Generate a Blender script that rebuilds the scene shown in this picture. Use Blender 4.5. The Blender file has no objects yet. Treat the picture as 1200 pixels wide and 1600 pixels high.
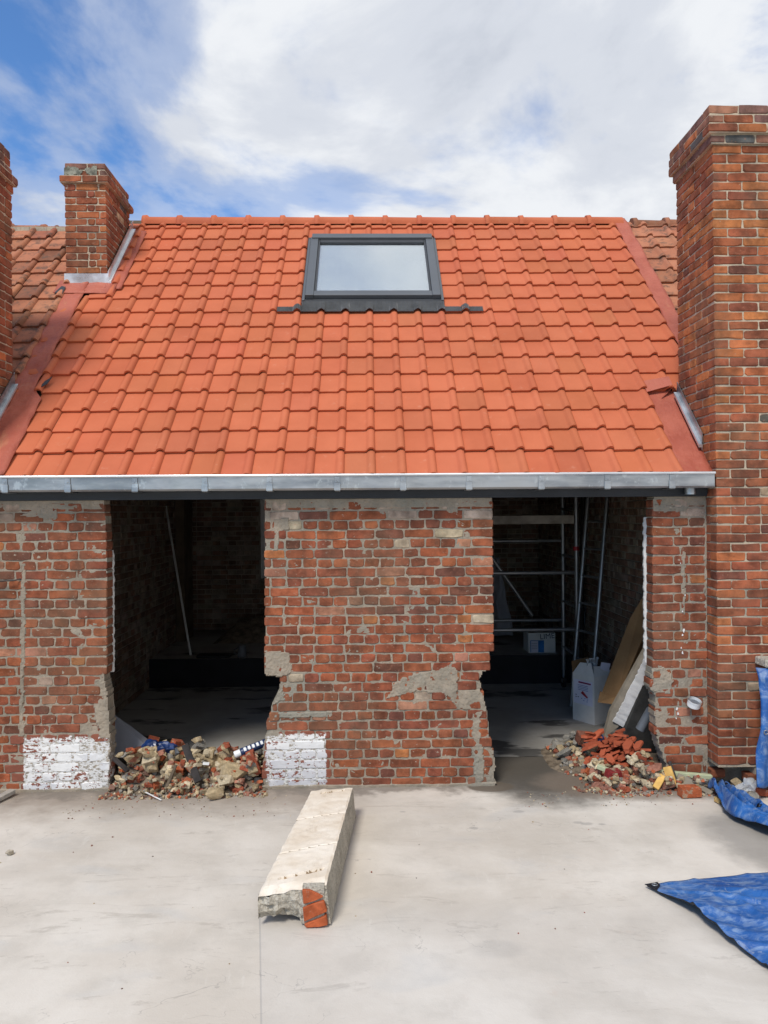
import bpy, bmesh, math, random
from mathutils import Vector, Matrix, Euler, noise
R = math.radians
sc = bpy.context.scene
COL = sc.collection
# ---------------------------------------------------------------- camera, sky, sun, exposure
YAW, ROLL, FPX = R(1.1), R(.4), 1200.0
CAM = Vector((0, -5.4, 1.935))
FWD = Vector((math.sin(YAW), math.cos(YAW), 0))
RGT = math.cos(ROLL)*Vector((math.cos(YAW), -math.sin(YAW), 0)) - math.sin(ROLL)*Vector((0, 0, 1))
UP = math.sin(ROLL)*Vector((math.cos(YAW), -math.sin(YAW), 0)) + math.cos(ROLL)*Vector((0, 0, 1))
cd = bpy.data.cameras.new('camera'); cam = bpy.data.objects.new('camera', cd); COL.objects.link(cam)
M3 = Matrix((RGT, UP, -FWD)).transposed().to_4x4(); M3.translation = CAM
cam.matrix_world = M3
cd.sensor_fit = 'VERTICAL'; cd.sensor_height = 36; cd.sensor_width = 27; cd.lens = 36*FPX/1600
cd.clip_end = 2000; cd.clip_start = .05
sc.camera = cam

SUN_EL, SUN_AZ = R(52), R(205)        # azimuth measured from +y clockwise: behind the camera, to the left
w = bpy.data.worlds.new('World'); sc.world = w; w.use_nodes = True
nt = w.node_tree; nt.nodes.clear()
def wn(t, **k):
    n = nt.nodes.new(t)
    for a, b in k.items(): setattr(n, a, b)
    return n
def wl(a, b): nt.links.new(a, b)
def wmath(op, a, b=None, clamp=False):
    n = wn('ShaderNodeMath', operation=op, use_clamp=clamp)
    for i, v in enumerate((a, b)):
        if v is None: continue
        if isinstance(v, (int, float)): n.inputs[i].default_value = v
        else: wl(v, n.inputs[i])
    return n.outputs[0]
sky = wn('ShaderNodeTexSky', sky_type='NISHITA', sun_disc=False, sun_elevation=SUN_EL, sun_rotation=SUN_AZ, air_density=1.0, dust_density=.6, ozone_density=1.5)
tc = wn('ShaderNodeTexCoord'); sep = wn('ShaderNodeSeparateXYZ'); wl(tc.outputs['Generated'], sep.inputs[0])
dz = wmath('MAXIMUM', sep.outputs[2], 0.0)
den = wmath('ADD', dz, .22)
px_ = wmath('DIVIDE', sep.outputs[0], den); py_ = wmath('DIVIDE', sep.outputs[1], den)
cmb = wn('ShaderNodeCombineXYZ'); wl(px_, cmb.inputs[0]); wl(py_, cmb.inputs[1])
def wnoise(scale, detail, rough, off, dist=0.0, stretch=(1, 1, 1)):
    mp = wn('ShaderNodeMapping'); wl(cmb.outputs[0], mp.inputs[0]); mp.inputs['Location'].default_value = off; mp.inputs['Scale'].default_value = stretch
    n = wn('ShaderNodeTexNoise'); wl(mp.outputs[0], n.inputs['Vector'])
    n.inputs['Scale'].default_value = scale; n.inputs['Detail'].default_value = detail; n.inputs['Roughness'].default_value = rough; n.inputs['Distortion'].default_value = dist
    return n.outputs['Fac']
CLOUD_OFF = (0, 0, 0)
big = wnoise(1.5, 8, .56, CLOUD_OFF, .35)
cov = wmath('ADD', big, wmath('MULTIPLY', wmath('MINIMUM', wmath('MAXIMUM', wmath('ADD', px_, .1), -.8), .8), .22))
def ramp(fac, pts):
    n = wn('ShaderNodeValToRGB'); wl(fac, n.inputs[0]); cr = n.color_ramp
    while len(cr.elements) < len(pts): cr.elements.new(.5)
    for e, (p, c) in zip(cr.elements, pts): e.position = p; e.color = c if len(c) == 4 else (*c, 1)
    cr.interpolation = 'EASE'
    return n.outputs[0]
mask = ramp(cov, [(.33, (.0,)*3), (.43, (.42,)*3), (.53, (1, 1, 1))])
shade = wnoise(2.1, 9, .58, (8.3, 2.1, 4), .3)
ccol = ramp(shade, [(.34, (.46, .495, .565)), (.49, (.585, .615, .675)), (.64, (.735, .755, .785))])
sk = wn('ShaderNodeMixRGB', blend_type='MULTIPLY'); sk.inputs[0].default_value = 1; wl(sky.outputs[0], sk.inputs[1]); sk.inputs[2].default_value = (.080, .118, .158, 1)
mx = wn('ShaderNodeMixRGB'); wl(mask, mx.inputs[0]); wl(sk.outputs[0], mx.inputs[1]); wl(ccol, mx.inputs[2])
bg = wn('ShaderNodeBackground'); wl(mx.outputs[0], bg.inputs[0]); bg.inputs[1].default_value = 1.0
wo = wn('ShaderNodeOutputWorld'); wl(bg.outputs[0], wo.inputs[0])

sl = bpy.data.lights.new('sun', 'SUN'); sl.energy = 2.5; sl.angle = R(14); sl.color = (1, .95, .87)
so = bpy.data.objects.new('sun', sl); COL.objects.link(so)
sd = Vector((math.sin(SUN_AZ)*math.cos(SUN_EL), math.cos(SUN_AZ)*math.cos(SUN_EL), math.sin(SUN_EL)))
so.rotation_euler = sd.to_track_quat('Z', 'Y').to_euler(); so.location = (0, -6, 9)
sc.view_settings.view_transform = 'Standard'; sc.view_settings.look = 'None'; sc.view_settings.gamma = 1
sc.view_settings.use_curve_mapping = False; sc.view_settings.exposure = .25

# ---------------------------------------------------------------- photo measurement: rays onto real planes
def ray(x, y): return FWD + RGT*((x-600)/FPX) - UP*((y-800)/FPX)
def PY(x, y, Y): d = ray(x, y); return CAM + d*((Y-CAM.y)/d.y)
def PZ(x, y, Z=0): d = ray(x, y); return CAM + d*((Z-CAM.z)/d.z)
ROOFK = 2.30
def PR(x, y): d = ray(x, y); return CAM + d*((CAM.y+ROOFK-CAM.z)/(d.z-d.y))
S2 = math.sqrt(.5)
def RP(x, y, h=0): return Vector((x, y-h*S2, y+ROOFK+h*S2))          # point over the roof plane, h along its normal

def sm(a, b, x): t = max(0, min(1, (x-a)/(b-a))); return t*t*(3-2*t)
# ---------------------------------------------------------------- object helpers
def tag(o, label=None, cat=None, group=None, kind=None):
    if label: o['label'] = label
    if cat: o['category'] = cat
    if group: o['group'] = group
    if kind: o['kind'] = kind
    return o
def link(name, me, mats=None, parent=None, loc=None, rot=None, scale=None):
    o = bpy.data.objects.new(name, me); COL.objects.link(o)
    if mats and not me.materials:
        for m in (mats if isinstance(mats, (list, tuple)) else [mats]): me.materials.append(m)
    if loc is not None: o.location = loc
    if rot is not None: o.rotation_euler = rot
    if scale is not None: o.scale = scale
    if parent is not None:
        o.parent = parent
        if parent.type == 'EMPTY': o.matrix_parent_inverse = Matrix.Translation(-Vector(parent.location))
    return o
def empty(name, loc, label, cat, group=None):
    o = bpy.data.objects.new(name, None); COL.objects.link(o); o.location = loc; o.empty_display_size = .2
    return tag(o, label, cat, group)
class MB:
    def __init__(s): s.v = []; s.f = []; s.m = []; s.sm = []; s.col = []
    def add(s, vs, fs, mi=0, smooth=False, M=None, col=None):
        b = len(s.v)
        for p in vs:
            p = Vector(p)
            s.v.append(M @ p if M is not None else p)
            s.col.append(col)
        for f in fs: s.f.append([b+i for i in f]); s.m.append(mi); s.sm.append(smooth)
        return s
    def box(s, a, b, mi=0, M=None, col=None):
        x0, y0, z0 = a; x1, y1, z1 = b
        return s.add([(x0, y0, z0), (x1, y0, z0), (x1, y1, z0), (x0, y1, z0), (x0, y0, z1), (x1, y0, z1), (x1, y1, z1), (x0, y1, z1)],
              [(0, 3, 2, 1), (4, 5, 6, 7), (0, 1, 5, 4), (1, 2, 6, 5), (2, 3, 7, 6), (3, 0, 4, 7)], mi, False, M, col)
    def rbox(s, a, b, mi=0, p=1, M=None):           # roof-aligned box: a, b = (x, y, h)
        q = [RP(*c) for c in [(a[0], a[1], a[2]), (b[0], a[1], a[2]), (b[0], b[1], a[2]), (a[0], b[1], a[2]), (a[0], a[1], b[2]), (b[0], a[1], b[2]), (b[0], b[1], b[2]), (a[0], b[1], b[2])]]
        return s.add(q, [(0, 3, 2, 1), (4, 5, 6, 7), (0, 1, 5, 4), (1, 2, 6, 5), (2, 3, 7, 6), (3, 0, 4, 7)], mi)
    def tube(s, pts, r, n=10, mi=0, cap=True, taper=None):
        pts = [Vector(p) for p in pts]; rings = []
        for i, p in enumerate(pts):
            t = (pts[min(i+1, len(pts)-1)]-pts[max(i-1, 0)]).normalized()
            a = t.orthogonal().normalized() if abs(t.z) > .9 else t.cross(Vector((0, 0, 1))).normalized(); c = t.cross(a)
            rr = r if taper is None else taper[i]
            rings.append([p+(a*math.cos(2*math.pi*k/n)+c*math.sin(2*math.pi*k/n))*rr for k in range(n)])
        vs = [v for g in rings for v in g]; fs = []
        for i in range(len(pts)-1):
            for k in range(n): fs.append((i*n+k, i*n+(k+1) % n, (i+1)*n+(k+1) % n, (i+1)*n+k))
        s.add(vs, fs, mi, True)
        if cap:
            s.add(rings[0], [list(range(n))[::-1]], mi); s.add(rings[-1], [list(range(n))], mi)
        return s
    def prism(s, poly, off, mi=0):                   # poly: 3d points, extruded by off
        n = len(poly); off = Vector(off)
        vs = [Vector(p) for p in poly]+[Vector(p)+off for p in poly]
        fs = [list(range(n)), list(range(n, 2*n))[::-1]]+[(i, i+n, (i+1) % n+n, (i+1) % n) for i in range(n)]
        return s.add(vs, fs, mi)
    def mesh(s, name='mesh'):
        me = bpy.data.meshes.new(name)
        me.from_pydata([tuple(p) for p in s.v], [], s.f)
        me.polygons.foreach_set('material_index', s.m); me.polygons.foreach_set('use_smooth', s.sm)
        if any(c is not None for c in s.col):
            ca = me.color_attributes.new('tint', 'FLOAT_COLOR', 'POINT')
            flat = []
            for c in s.col: flat += list(c or (1, 1, 1))+[1]
            ca.data.foreach_set('color', flat)
        bm = bmesh.new(); bm.from_mesh(me); bmesh.ops.recalc_face_normals(bm, faces=bm.faces); bm.to_mesh(me); bm.free()
        return me
    def build(s, name, mats, parent=None, **k): return link(name, s.mesh(name), mats, parent, **k)
def bevel(me, wd, seg=2):
    bm = bmesh.new(); bm.from_mesh(me)
    bmesh.ops.remove_doubles(bm, verts=bm.verts, dist=1e-5)
    bmesh.ops.bevel(bm, geom=[e for e in bm.edges if len(e.link_faces) == 2 and e.calc_face_angle(0) > .5], offset=wd, segments=seg, affect='EDGES', profile=.6)
    bm.to_mesh(me); bm.free(); return me
def nz(x, y, z=0., s=1.): return noise.noise(Vector((x*s, y*s, z*s)))

# ---------------------------------------------------------------- materials
class NT:
    def __init__(s, name):
        s.m = bpy.data.materials.new(name); s.m.use_nodes = True; s.t = s.m.node_tree; s.b = s.t.nodes['Principled BSDF']
        s.geo = s.n('ShaderNodeNewGeometry'); s.pos = s.geo.outputs['Position']
    def n(s, t, **k):
        n = s.t.nodes.new(t)
        for a, b in k.items(): setattr(n, a, b)
        return n
    def set(s, sock, v):
        if isinstance(v, bpy.types.NodeSocket): s.t.links.new(v, sock)
        elif isinstance(v, tuple) and len(v) == 3 and sock.type == 'RGBA': sock.default_value = (*v, 1)
        else: sock.default_value = v
    def noise(s, scale, detail=4, rough=.55, off=(0, 0, 0), stretch=(1, 1, 1), vec=None, dist=0):
        mp = s.n('ShaderNodeMapping'); s.set(mp.inputs[0], vec or s.pos); mp.inputs['Location'].default_value = off; mp.inputs['Scale'].default_value = stretch
        n = s.n('ShaderNodeTexNoise'); s.set(n.inputs['Vector'], mp.outputs[0]); n.inputs['Scale'].default_value = scale
        n.inputs['Detail'].default_value = detail; n.inputs['Roughness'].default_value = rough; n.inputs['Distortion'].default_value = dist
        return n.outputs['Fac']
    def math(s, op, a, b=0., clamp=False):
        n = s.n('ShaderNodeMath', operation=op, use_clamp=clamp); s.set(n.inputs[0], a); s.set(n.inputs[1], b); return n.outputs[0]
    def mr(s, v, a, b, c=0., d=1.):
        n = s.n('ShaderNodeMapRange', interpolation_type='SMOOTHSTEP'); s.set(n.inputs[0], v)
        for i, q in enumerate((a, b, c, d)): s.set(n.inputs[i+1], q)
        return n.outputs[0]
    def mix(s, f, a, b, mode='MIX'):
        n = s.n('ShaderNodeMixRGB', blend_type=mode); s.set(n.inputs[0], f); s.set(n.inputs[1], a); s.set(n.inputs[2], b); return n.outputs[0]
    def xyz(s, v=None):
        n = s.n('ShaderNodeSeparateXYZ'); s.set(n.inputs[0], v or s.pos); return n.outputs
    def bump(s, h, strength=.3, dist=.01):
        n = s.n('ShaderNodeBump'); n.inputs['Strength'].default_value = strength; n.inputs['Distance'].default_value = dist; s.set(n.inputs['Height'], h)
        s.set(s.b.inputs['Normal'], n.outputs[0])
    def fin(s, col, rough=.85, spec=.3, metal=0.):
        s.set(s.b.inputs['Base Color'], col); s.set(s.b.inputs['Roughness'], rough); s.b.inputs['Specular IOR Level'].default_value = spec; s.b.inputs['Metallic'].default_value = metal
        return s.m
    def tint(s, how):
        if how == 'object': return s.n('ShaderNodeObjectInfo').outputs['Color']
        a = s.n('ShaderNodeAttribute', attribute_name='tint'); return a.outputs['Color']
def gray(v): return (v, v, v)
MORTAR_A, MORTAR_B = (.355, .29, .22), (.26, .225, .175)
def brick_mat(name, how, smear=.62, soot=.0, paint=False):
    m = NT(name); base = m.tint(how)
    v = m.noise(9, 5, .6); k = m.mr(v, .28, .72, .55, 1.32)
    cc = m.n('ShaderNodeCombineColor'); [m.set(cc.inputs[i], k) for i in range(3)]
    c = m.mix(1, base, cc.outputs[0], 'MULTIPLY')
    pores = m.mr(m.noise(160, 3, .6), .60, .72); c = m.mix(m.math('MULTIPLY', pores, .55), c, (.05, .03, .025))
    pale = m.mr(m.noise(38, 5, .65, (5, 2, 1)), .56, .70); c = m.mix(m.math('MULTIPLY', pale, .38), c, (.40, .175, .105))
    dark = m.mr(m.noise(3.1, 4, .6, (1, 9, 4)), .50, .72); c = m.mix(m.math('MULTIPLY', dark, .45+soot), c, (.085, .05, .037))
    grime = m.mr(m.noise(1.7, 6, .62, (8, 2, 5)), .46, .68); c = m.mix(m.math('MULTIPLY', grime, .42), c, (.155, .105, .066))
    stk = m.mr(m.noise(7, 5, .6, (3, 7, 1), (1, 1, .13)), .52, .70); c = m.mix(m.math('MULTIPLY', stk, .30), c, (.085, .058, .04))
    lime = m.mr(m.noise(24, 6, .68, (3, 3, 8), (1, 1, 1.6)), smear, smear+.07); c = m.mix(m.math('MULTIPLY', lime, .85), c, (.43, .37, .29))
    h = m.math('ADD', m.noise(45, 6, .7), m.math('MULTIPLY', m.noise(220, 3), .35))
    m.bump(h, .55, .006)
    return m.fin(c, .92, .2)
BRICK_O = brick_mat('brick_object', 'object'); BRICK_V = brick_mat('brick_tint', 'attr')
STACK_O = brick_mat('stack_brick_object', 'object', .66, -.1); STACK_V = brick_mat('stack_brick_tint', 'attr', .66, -.1)
def painted_mat():
    m = NT('flaking_white_paint'); n1 = m.noise(26, 6, .68, (2, 1, 1), (1, 1, 1.7)); n2 = m.noise(5, 3, .5, (7, 1, 1))
    z = m.xyz()[2]
    f = m.math('ADD', m.math('ADD', n1, m.math('MULTIPLY', m.math('SUBTRACT', n2, .5), .75)), m.mr(z, .29, .40, 0, .10))
    fl = m.mr(f, .585, .615)
    w_ = m.mix(m.noise(30, 4), (.62, .61, .585), (.82, .80, .775))
    w_ = m.mix(m.mr(m.noise(3.5, 4, .5, (4, 4, 1)), .48, .66, 0, .7), w_, (.50, .50, .53))
    brk = m.mix(m.noise(9, 5), (.16, .055, .038), (.28, .095, .055))
    x, y, z = m.xyz(); wob = m.math('MULTIPLY', m.math('SUBTRACT', m.noise(14, 6, .75), .5), .085)
    xx = m.math('ADD', x, wob)
    def boxm(a, b): return m.math('MULTIPLY', m.mr(xx, a-.004, a+.004), m.mr(xx, b+.004, b-.004))
    inside = m.math('MULTIPLY', m.math('MAXIMUM', boxm(-2.42, -1.83), boxm(-.735, -.318)), m.mr(m.math('ADD', z, wob), .385, .375))
    w_ = m.mix(m.math('MULTIPLY', m.mr(x, -1.2, -1.0), m.mr(z, .34, .20)), w_, m.mix(.5, w_, (.40, .39, .42)))
    fl = m.math('MAXIMUM', fl, m.math('SUBTRACT', 1., inside))
    c = m.mix(fl, w_, brk)
    m.bump(m.math('SUBTRACT', m.noise(60, 4), m.math('MULTIPLY', fl, .8)), .5, .004)
    return m.fin(c, .8, .25)
PAINTED = painted_mat()
def mortar_mat(name, paint=False, dirt=0., ca=None, cb=None):
    m = NT(name); c = m.mix(m.mr(m.noise(5, 5, .6), .35, .65), ca or MORTAR_A, cb or MORTAR_B)
    c = m.mix(m.mr(m.noise(2.2, 3, .5, (9, 1, 3)), .52, .7, 0, .7), c, (.245, .24, .20))
    c = m.mix(m.mr(m.noise(55, 5, .7), .5, .75, 0, .55), c, (.13, .115, .095))
    c = m.mix(m.mr(m.noise(30, 4, .6, (4, 4, 4)), .62, .74, 0, .5), c, (.50, .43, .34))
    stk = m.mr(m.noise(7, 5, .6, (3, 7, 1), (1, 1, .13)), .52, .70); c = m.mix(m.math('MULTIPLY', stk, .30), c, (.12, .095, .07))
    if dirt: c = m.mix(dirt, c, (.10, .085, .07))
    if paint:
        x, y, z = m.xyz(); wob = m.math('MULTIPLY', m.math('SUBTRACT', m.noise(22, 5, .7), .5), .10)
        xx = m.math('ADD', x, wob); zz = m.math('ADD', z, wob)
        def boxm(a, b): return m.math('MULTIPLY', m.mr(xx, a-.004, a+.004), m.mr(xx, b+.004, b-.004))
        k = m.math('MAXIMUM', boxm(-2.42, -1.83), boxm(-.735, -.318)); k = m.math('MULTIPLY', k, m.math('MULTIPLY', m.mr(zz, .375, .36), m.mr(zz, .02, .05)))
        fl = m.mr(m.noise(34, 6, .7, (2, 1, 1), (1, 1, 2.2)), .56, .50)
        c = m.mix(m.math('MULTIPLY', k, fl), c, m.mix(m.noise(30), (.55, .54, .52), (.78, .76, .73)))
    m.bump(m.math('ADD', m.noise(70, 6, .7), m.math('MULTIPLY', m.noise(300, 2), .4)), .7, .008)
    return m.fin(c, .95, .15)
MORTAR = mortar_mat('mortar', True); MORTAR2 = mortar_mat('chimney_mortar', False, 0, (.54, .44, .32), (.39, .325, .24))
def tile_mat(name, lo, hi, dust, how='object', grime=0.):
    m = NT(name); t = m.tint(how); c = m.mix(m.mr(m.noise(2.4, 5, .6), .3, .7), lo, hi); c = m.mix(1, c, t, 'MULTIPLY')
    c = m.mix(m.mr(m.noise(14, 6, .65, (3, 1, 2)), .60, .78, 0, dust), c, (.62, .36, .25))
    if grime:
        c = m.mix(m.mr(m.noise(9, 6, .7, (1, 7, 2)), .48, .66, 0, grime), c, (.075, .06, .048))
        c = m.mix(m.mr(m.noise(30, 5, .7, (8, 7, 2)), .60, .70, 0, grime*.7), c, (.22, .20, .15))
        m.bump(m.noise(60, 5, .7), .4, .006)
    else: m.bump(m.noise(120, 4, .6), .12, .003)
    return m.fin(c, .74 if not grime else .9, .22)
TILE = tile_mat('new_tile', (.465, .122, .054), (.525, .144, .066), .22); TILE_V = tile_mat('new_tile_tint', (.465, .122, .054), (.525, .144, .066), .22, 'attr')
OLDTILE = tile_mat('old_tile', (.36, .135, .075), (.46, .19, .105), .3, 'object', .75); OLDTILE_V = tile_mat('old_tile_tint', (.36, .135, .075), (.46, .19, .105), .3, 'attr', .75)
def flash_mat():
    m = NT('red_flashing'); c = m.mix(m.mr(m.noise(3, 5, .6), .35, .65), (.34, .080, .048), (.43, .118, .072))
    c = m.mix(m.mr(m.noise(7, 5, .65, (2, 5, 1), (2, .6, .6)), .55, .75, 0, .5), c, (.46, .20, .10))
    m.bump(m.noise(11, 5, .62), .6, .03); return m.fin(c, .6, .35)
FLASH = flash_mat()
def zinc_mat(name, c0, c1, rough=.38, metal=.85, spots=.5):
    m = NT(name); c = m.mix(m.mr(m.noise(2.2, 4, .6, (0, 0, 0), (1, 1, 4)), .35, .65), c0, c1)
    c = m.mix(m.mr(m.noise(15, 6, .75, (0, 0, 0), (1, 1, .6)), .56, .64, 0, spots), c, (.62, .66, .66))
    r = m.mr(m.noise(6, 4), .3, .7, rough-.08, rough+.12)
    m.bump(m.noise(3, 2), .08, .02)
    return m.fin(c, r, .5, metal)
ZINC = zinc_mat('zinc', (.24, .26, .28), (.46, .475, .48)); ZINC_B = zinc_mat('bright_zinc', (.66, .67, .68), (.80, .80, .80), .34, .8, .2)
def plain(name, c, rough=.7, spec=.3, metal=0., var=.25, scale=8, bump=.1):
    m = NT(name); d = tuple(q*(1-var) for q in c); e = tuple(min(1, q*(1+var)) for q in c)
    col = m.mix(m.mr(m.noise(scale, 5, .6), .3, .7), d, e)
    if bump: m.bump(m.noise(scale*6, 4, .6), bump, .005)
    return m.fin(col, rough, spec, metal)
SHADED_TAN = plain('shaded_tan_chip', (.34, .235, .135), .95, .15, 0, .3, 20, .5); SHADED_SAWN = plain('shaded_sawn_line', (.33, .27, .20), .95, .15, 0, .3, 20, .3)  # exposed tan and saw lines, with groove shade put into the colour
ANTHRA = plain('anthracite', (.022, .025, .030), .55, .4, 0, .2, 3, .05)
FRAME = plain('window_grey', (.115, .123, .132), .42, .5, .3, .06, 3, 0)
FRAME_D = plain('window_dark', (.055, .058, .063), .5, .4, .2, .1, 3, 0)
APRON = plain('pleated_lead', (.13, .132, .132), .55, .5, .5, .15, 9, .1)
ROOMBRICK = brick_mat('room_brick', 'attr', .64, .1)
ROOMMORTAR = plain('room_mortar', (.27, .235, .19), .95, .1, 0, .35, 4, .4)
BLACKMEM = plain('black_membrane', (.010, .011, .014), .6, .25, 0, .3, 4, .2)
PLASTER = plain('white_plaster', (.70, .68, .65), .9, .2, 0, .12, 12, .3)
TIMBER = plain('room_timber', (.10, .075, .05), .85, .2, 0, .3, 5, .2)
def ground_mat():
    m = NT('concrete_yard'); x, y, z = m.xyz()
    a = m.noise(.9, 7, .6); b = m.noise(4, 6, .62, (3, 1, 0)); c = m.noise(1.6, 4, .5, (7, 2, 0), (1, 2.2, 1), None, .6)
    col = m.mix(m.mr(a, .34, .66), (.545, .49, .42), (.66, .61, .54))
    col = m.mix(m.mr(b, .44, .70, 0, .42), col, (.44, .40, .345))
    col = m.mix(m.mr(c, .56, .74, 0, .35), col, (.47, .465, .45))
    col = m.mix(m.mr(m.noise(11, 7, .72, (1, 1, 0), (1, 2.6, 1)), .60, .78, 0, .34), col, (.30, .28, .25))
    col = m.mix(m.mr(m.noise(48, 5, .7, (5, 1, 0)), .66, .74, 0, .4), col, (.30, .27, .235))
    hl_ = m.math('ABSOLUTE', m.math('SUBTRACT', m.noise(1.9, 5, .55, (4, 3, 0), (1, 1.3, 1), None, .6), .5)); hk = m.mr(m.noise(1.3, 3, .5, (2, 9, 0)), .52, .60)
    col = m.mix(m.math('MULTIPLY', m.math('MULTIPLY', m.mr(hl_, .0042, .0008), hk), .5), col, (.27, .245, .215))
    rd_ = m.noise(3.3, 7, .75, (8, 3, 0)); col = m.mix(m.mr(rd_, .60, .75, 0, .28), col, (.50, .33, .24))
    fs_ = m.noise(75, 4, .75, (3, 9, 0), (1, 2.2, 1)); col = m.mix(m.mr(fs_, .62, .72, 0, .34), col, (.33, .30, .265))
    bs_ = m.noise(.62, 5, .6, (2, 6, 0), (1, 1.5, 1), None, .8); col = m.mix(m.mr(bs_, .47, .66, 0, .40), col, (.405, .36, .30))
    sc_ = m.noise(2.6, 8, .78, (6, 1, 0), (.5, 2.4, 1), None, 1.5); col = m.mix(m.mr(sc_, .56, .65, 0, .46), col, (.36, .32, .27))
    tr_ = m.noise(7, 6, .7, (1, 8, 0), (3, .6, 1), None, .5); col = m.mix(m.mr(tr_, .60, .72, 0, .25), col, (.70, .66, .60))
    # brown dirt swept out of the demolition along the wall foot
    wob = m.math('MULTIPLY', m.math('SUBTRACT', m.noise(3.2, 6, .65, (0, 4, 0)), .5), .55); yy = m.math('ADD', y, wob)
    wob2 = m.math('MULTIPLY', m.math('SUBTRACT', m.noise(9, 5, .65, (2, 4, 0)), .5), .2); yy = m.math('ADD', yy, wob2)
    d1 = m.math('MULTIPLY', m.mr(yy, -.62, -.12), m.mr(x, .2, -.35)); col = m.mix(m.math('MULTIPLY', d1, .72), col, (.215, .165, .125))
    d3 = m.mr(yy, -.16, -.02); col = m.mix(m.math('MULTIPLY', d3, .75), col, (.16, .135, .11))
    # damp dark patch in the doorway
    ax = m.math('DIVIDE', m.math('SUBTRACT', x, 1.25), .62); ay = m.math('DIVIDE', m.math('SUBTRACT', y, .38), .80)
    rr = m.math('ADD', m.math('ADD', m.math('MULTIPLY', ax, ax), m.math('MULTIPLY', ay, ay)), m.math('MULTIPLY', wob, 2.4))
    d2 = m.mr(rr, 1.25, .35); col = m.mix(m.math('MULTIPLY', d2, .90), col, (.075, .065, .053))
    ax = m.math('DIVIDE', m.math('SUBTRACT', x, 1.9), .75); ay = m.math('DIVIDE', m.math('SUBTRACT', y, .02), .34)
    rr = m.math('ADD', m.math('ADD', m.math('MULTIPLY', ax, ax), m.math('MULTIPLY', ay, ay)), m.math('MULTIPLY', wob, 2.0))
    d4 = m.mr(rr, 1.3, .6); col = m.mix(m.math('MULTIPLY', d4, .8), col, (.19, .15, .115))
    ax = m.math('DIVIDE', m.math('SUBTRACT', x, .84), .17); ay = m.math('DIVIDE', m.math('SUBTRACT', y, -.02), .10)
    rr = m.math('ADD', m.math('ADD', m.math('MULTIPLY', ax, ax), m.math('MULTIPLY', ay, ay)), m.math('MULTIPLY', wob2, 3.))
    col = m.mix(m.mr(rr, 1.1, .8, 0, .85), col, (.12, .095, .07))
    # darker soft-edged patch beside the tarpaulins
    ax = m.math('SUBTRACT', x, 2.25); ay = m.math('ADD', y, .95)
    rr = m.math('ADD', m.math('ADD', m.math('MULTIPLY', ax, ax), m.math('MULTIPLY', ay, m.math('MULTIPLY', ay, .5))), m.math('MULTIPLY', wob, .3))
    col = m.mix(m.mr(rr, .13, .02, 0, .65), col, (.20, .185, .165))
    # small wet spots
    for sx, sy, sr in ((.62, -.72, .035), (1.33, -.68, .05), (1.28, -.66, .045), (1.42, -.69, .03), (.55, -2.02, .16), (.2, -.45, .03), (.95, -.47, .05)):
        q = m.math('ADD', m.math('POWER', m.math('SUBTRACT', x, sx), 2.), m.math('MULTIPLY', m.math('POWER', m.math('SUBTRACT', y, sy), 2.), 3.))
        q = m.math('ADD', m.math('SQRT', q), m.math('MULTIPLY', wob2, .35))
        col = m.mix(m.mr(q, sr, sr*.45, 0, .42 if sr < .1 else .2), col, (.21, .20, .19))
    # old saw cut in the slab
    lx = m.math('SUBTRACT', m.math('SUBTRACT', x, -.42), m.math('MULTIPLY', m.math('ADD', y, 2.5), -.149))
    cut = m.math('MULTIPLY', m.mr(m.math('ABSOLUTE', lx), .006, .001), m.mr(y, -1.6, -1.75)); col = m.mix(m.math('MULTIPLY', cut, .35), col, (.2, .2, .21))
    side = m.math('MULTIPLY', m.mr(lx, -.002, .002), m.mr(y, -1.5, -1.8)); col = m.mix(m.math('MULTIPLY', side, .10), col, (.45, .47, .50))
    m.bump(m.math('ADD', m.noise(20, 6, .65), m.math('MULTIPLY', m.noise(140, 3), .3)), .22, .008)
    return m.fin(col, m.mr(b, .3, .7, .62, .9), .35)
GROUND = ground_mat()
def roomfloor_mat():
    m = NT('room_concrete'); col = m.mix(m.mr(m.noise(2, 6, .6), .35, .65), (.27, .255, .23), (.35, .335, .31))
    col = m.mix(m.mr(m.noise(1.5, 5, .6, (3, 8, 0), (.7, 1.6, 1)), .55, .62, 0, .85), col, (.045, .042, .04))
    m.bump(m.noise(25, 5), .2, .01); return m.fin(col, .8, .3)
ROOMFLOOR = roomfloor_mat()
def rubble_mat():
    m = NT('rubble'); base = m.tint('object'); k = m.mr(m.noise(22, 6, .65), .25, .75, .6, 1.3); cc = m.n('ShaderNodeCombineColor'); [m.set(cc.inputs[i], k) for i in range(3)]
    c = m.mix(1, base, cc.outputs[0], 'MULTIPLY')
    c = m.mix(m.mr(m.noise(15, 5, .7, (4, 1, 1)), .55, .63, 0, .75), c, (.40, .32, .22))
    c = m.mix(m.mr(m.noise(70, 4, .7), .55, .75, 0, .5), c, (.12, .095, .07))
    m.bump(m.noise(90, 6, .75), .9, .012); return m.fin(c, .95, .15)
RUBBLE = rubble_mat()
def rubblev_mat():
    m = NT('rubble_fines'); base = m.tint('attr'); c = m.mix(m.mr(m.noise(40, 4, .7), .35, .7, 0, .5), base, (.2, .16, .12)); m.bump(m.noise(120, 4), .6, .008); return m.fin(c, .95, .15)
FINES = rubblev_mat()
DIRT = plain('demolition_dirt', (.16, .125, .09), .97, .1, 0, .45, 14, .8)
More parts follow.
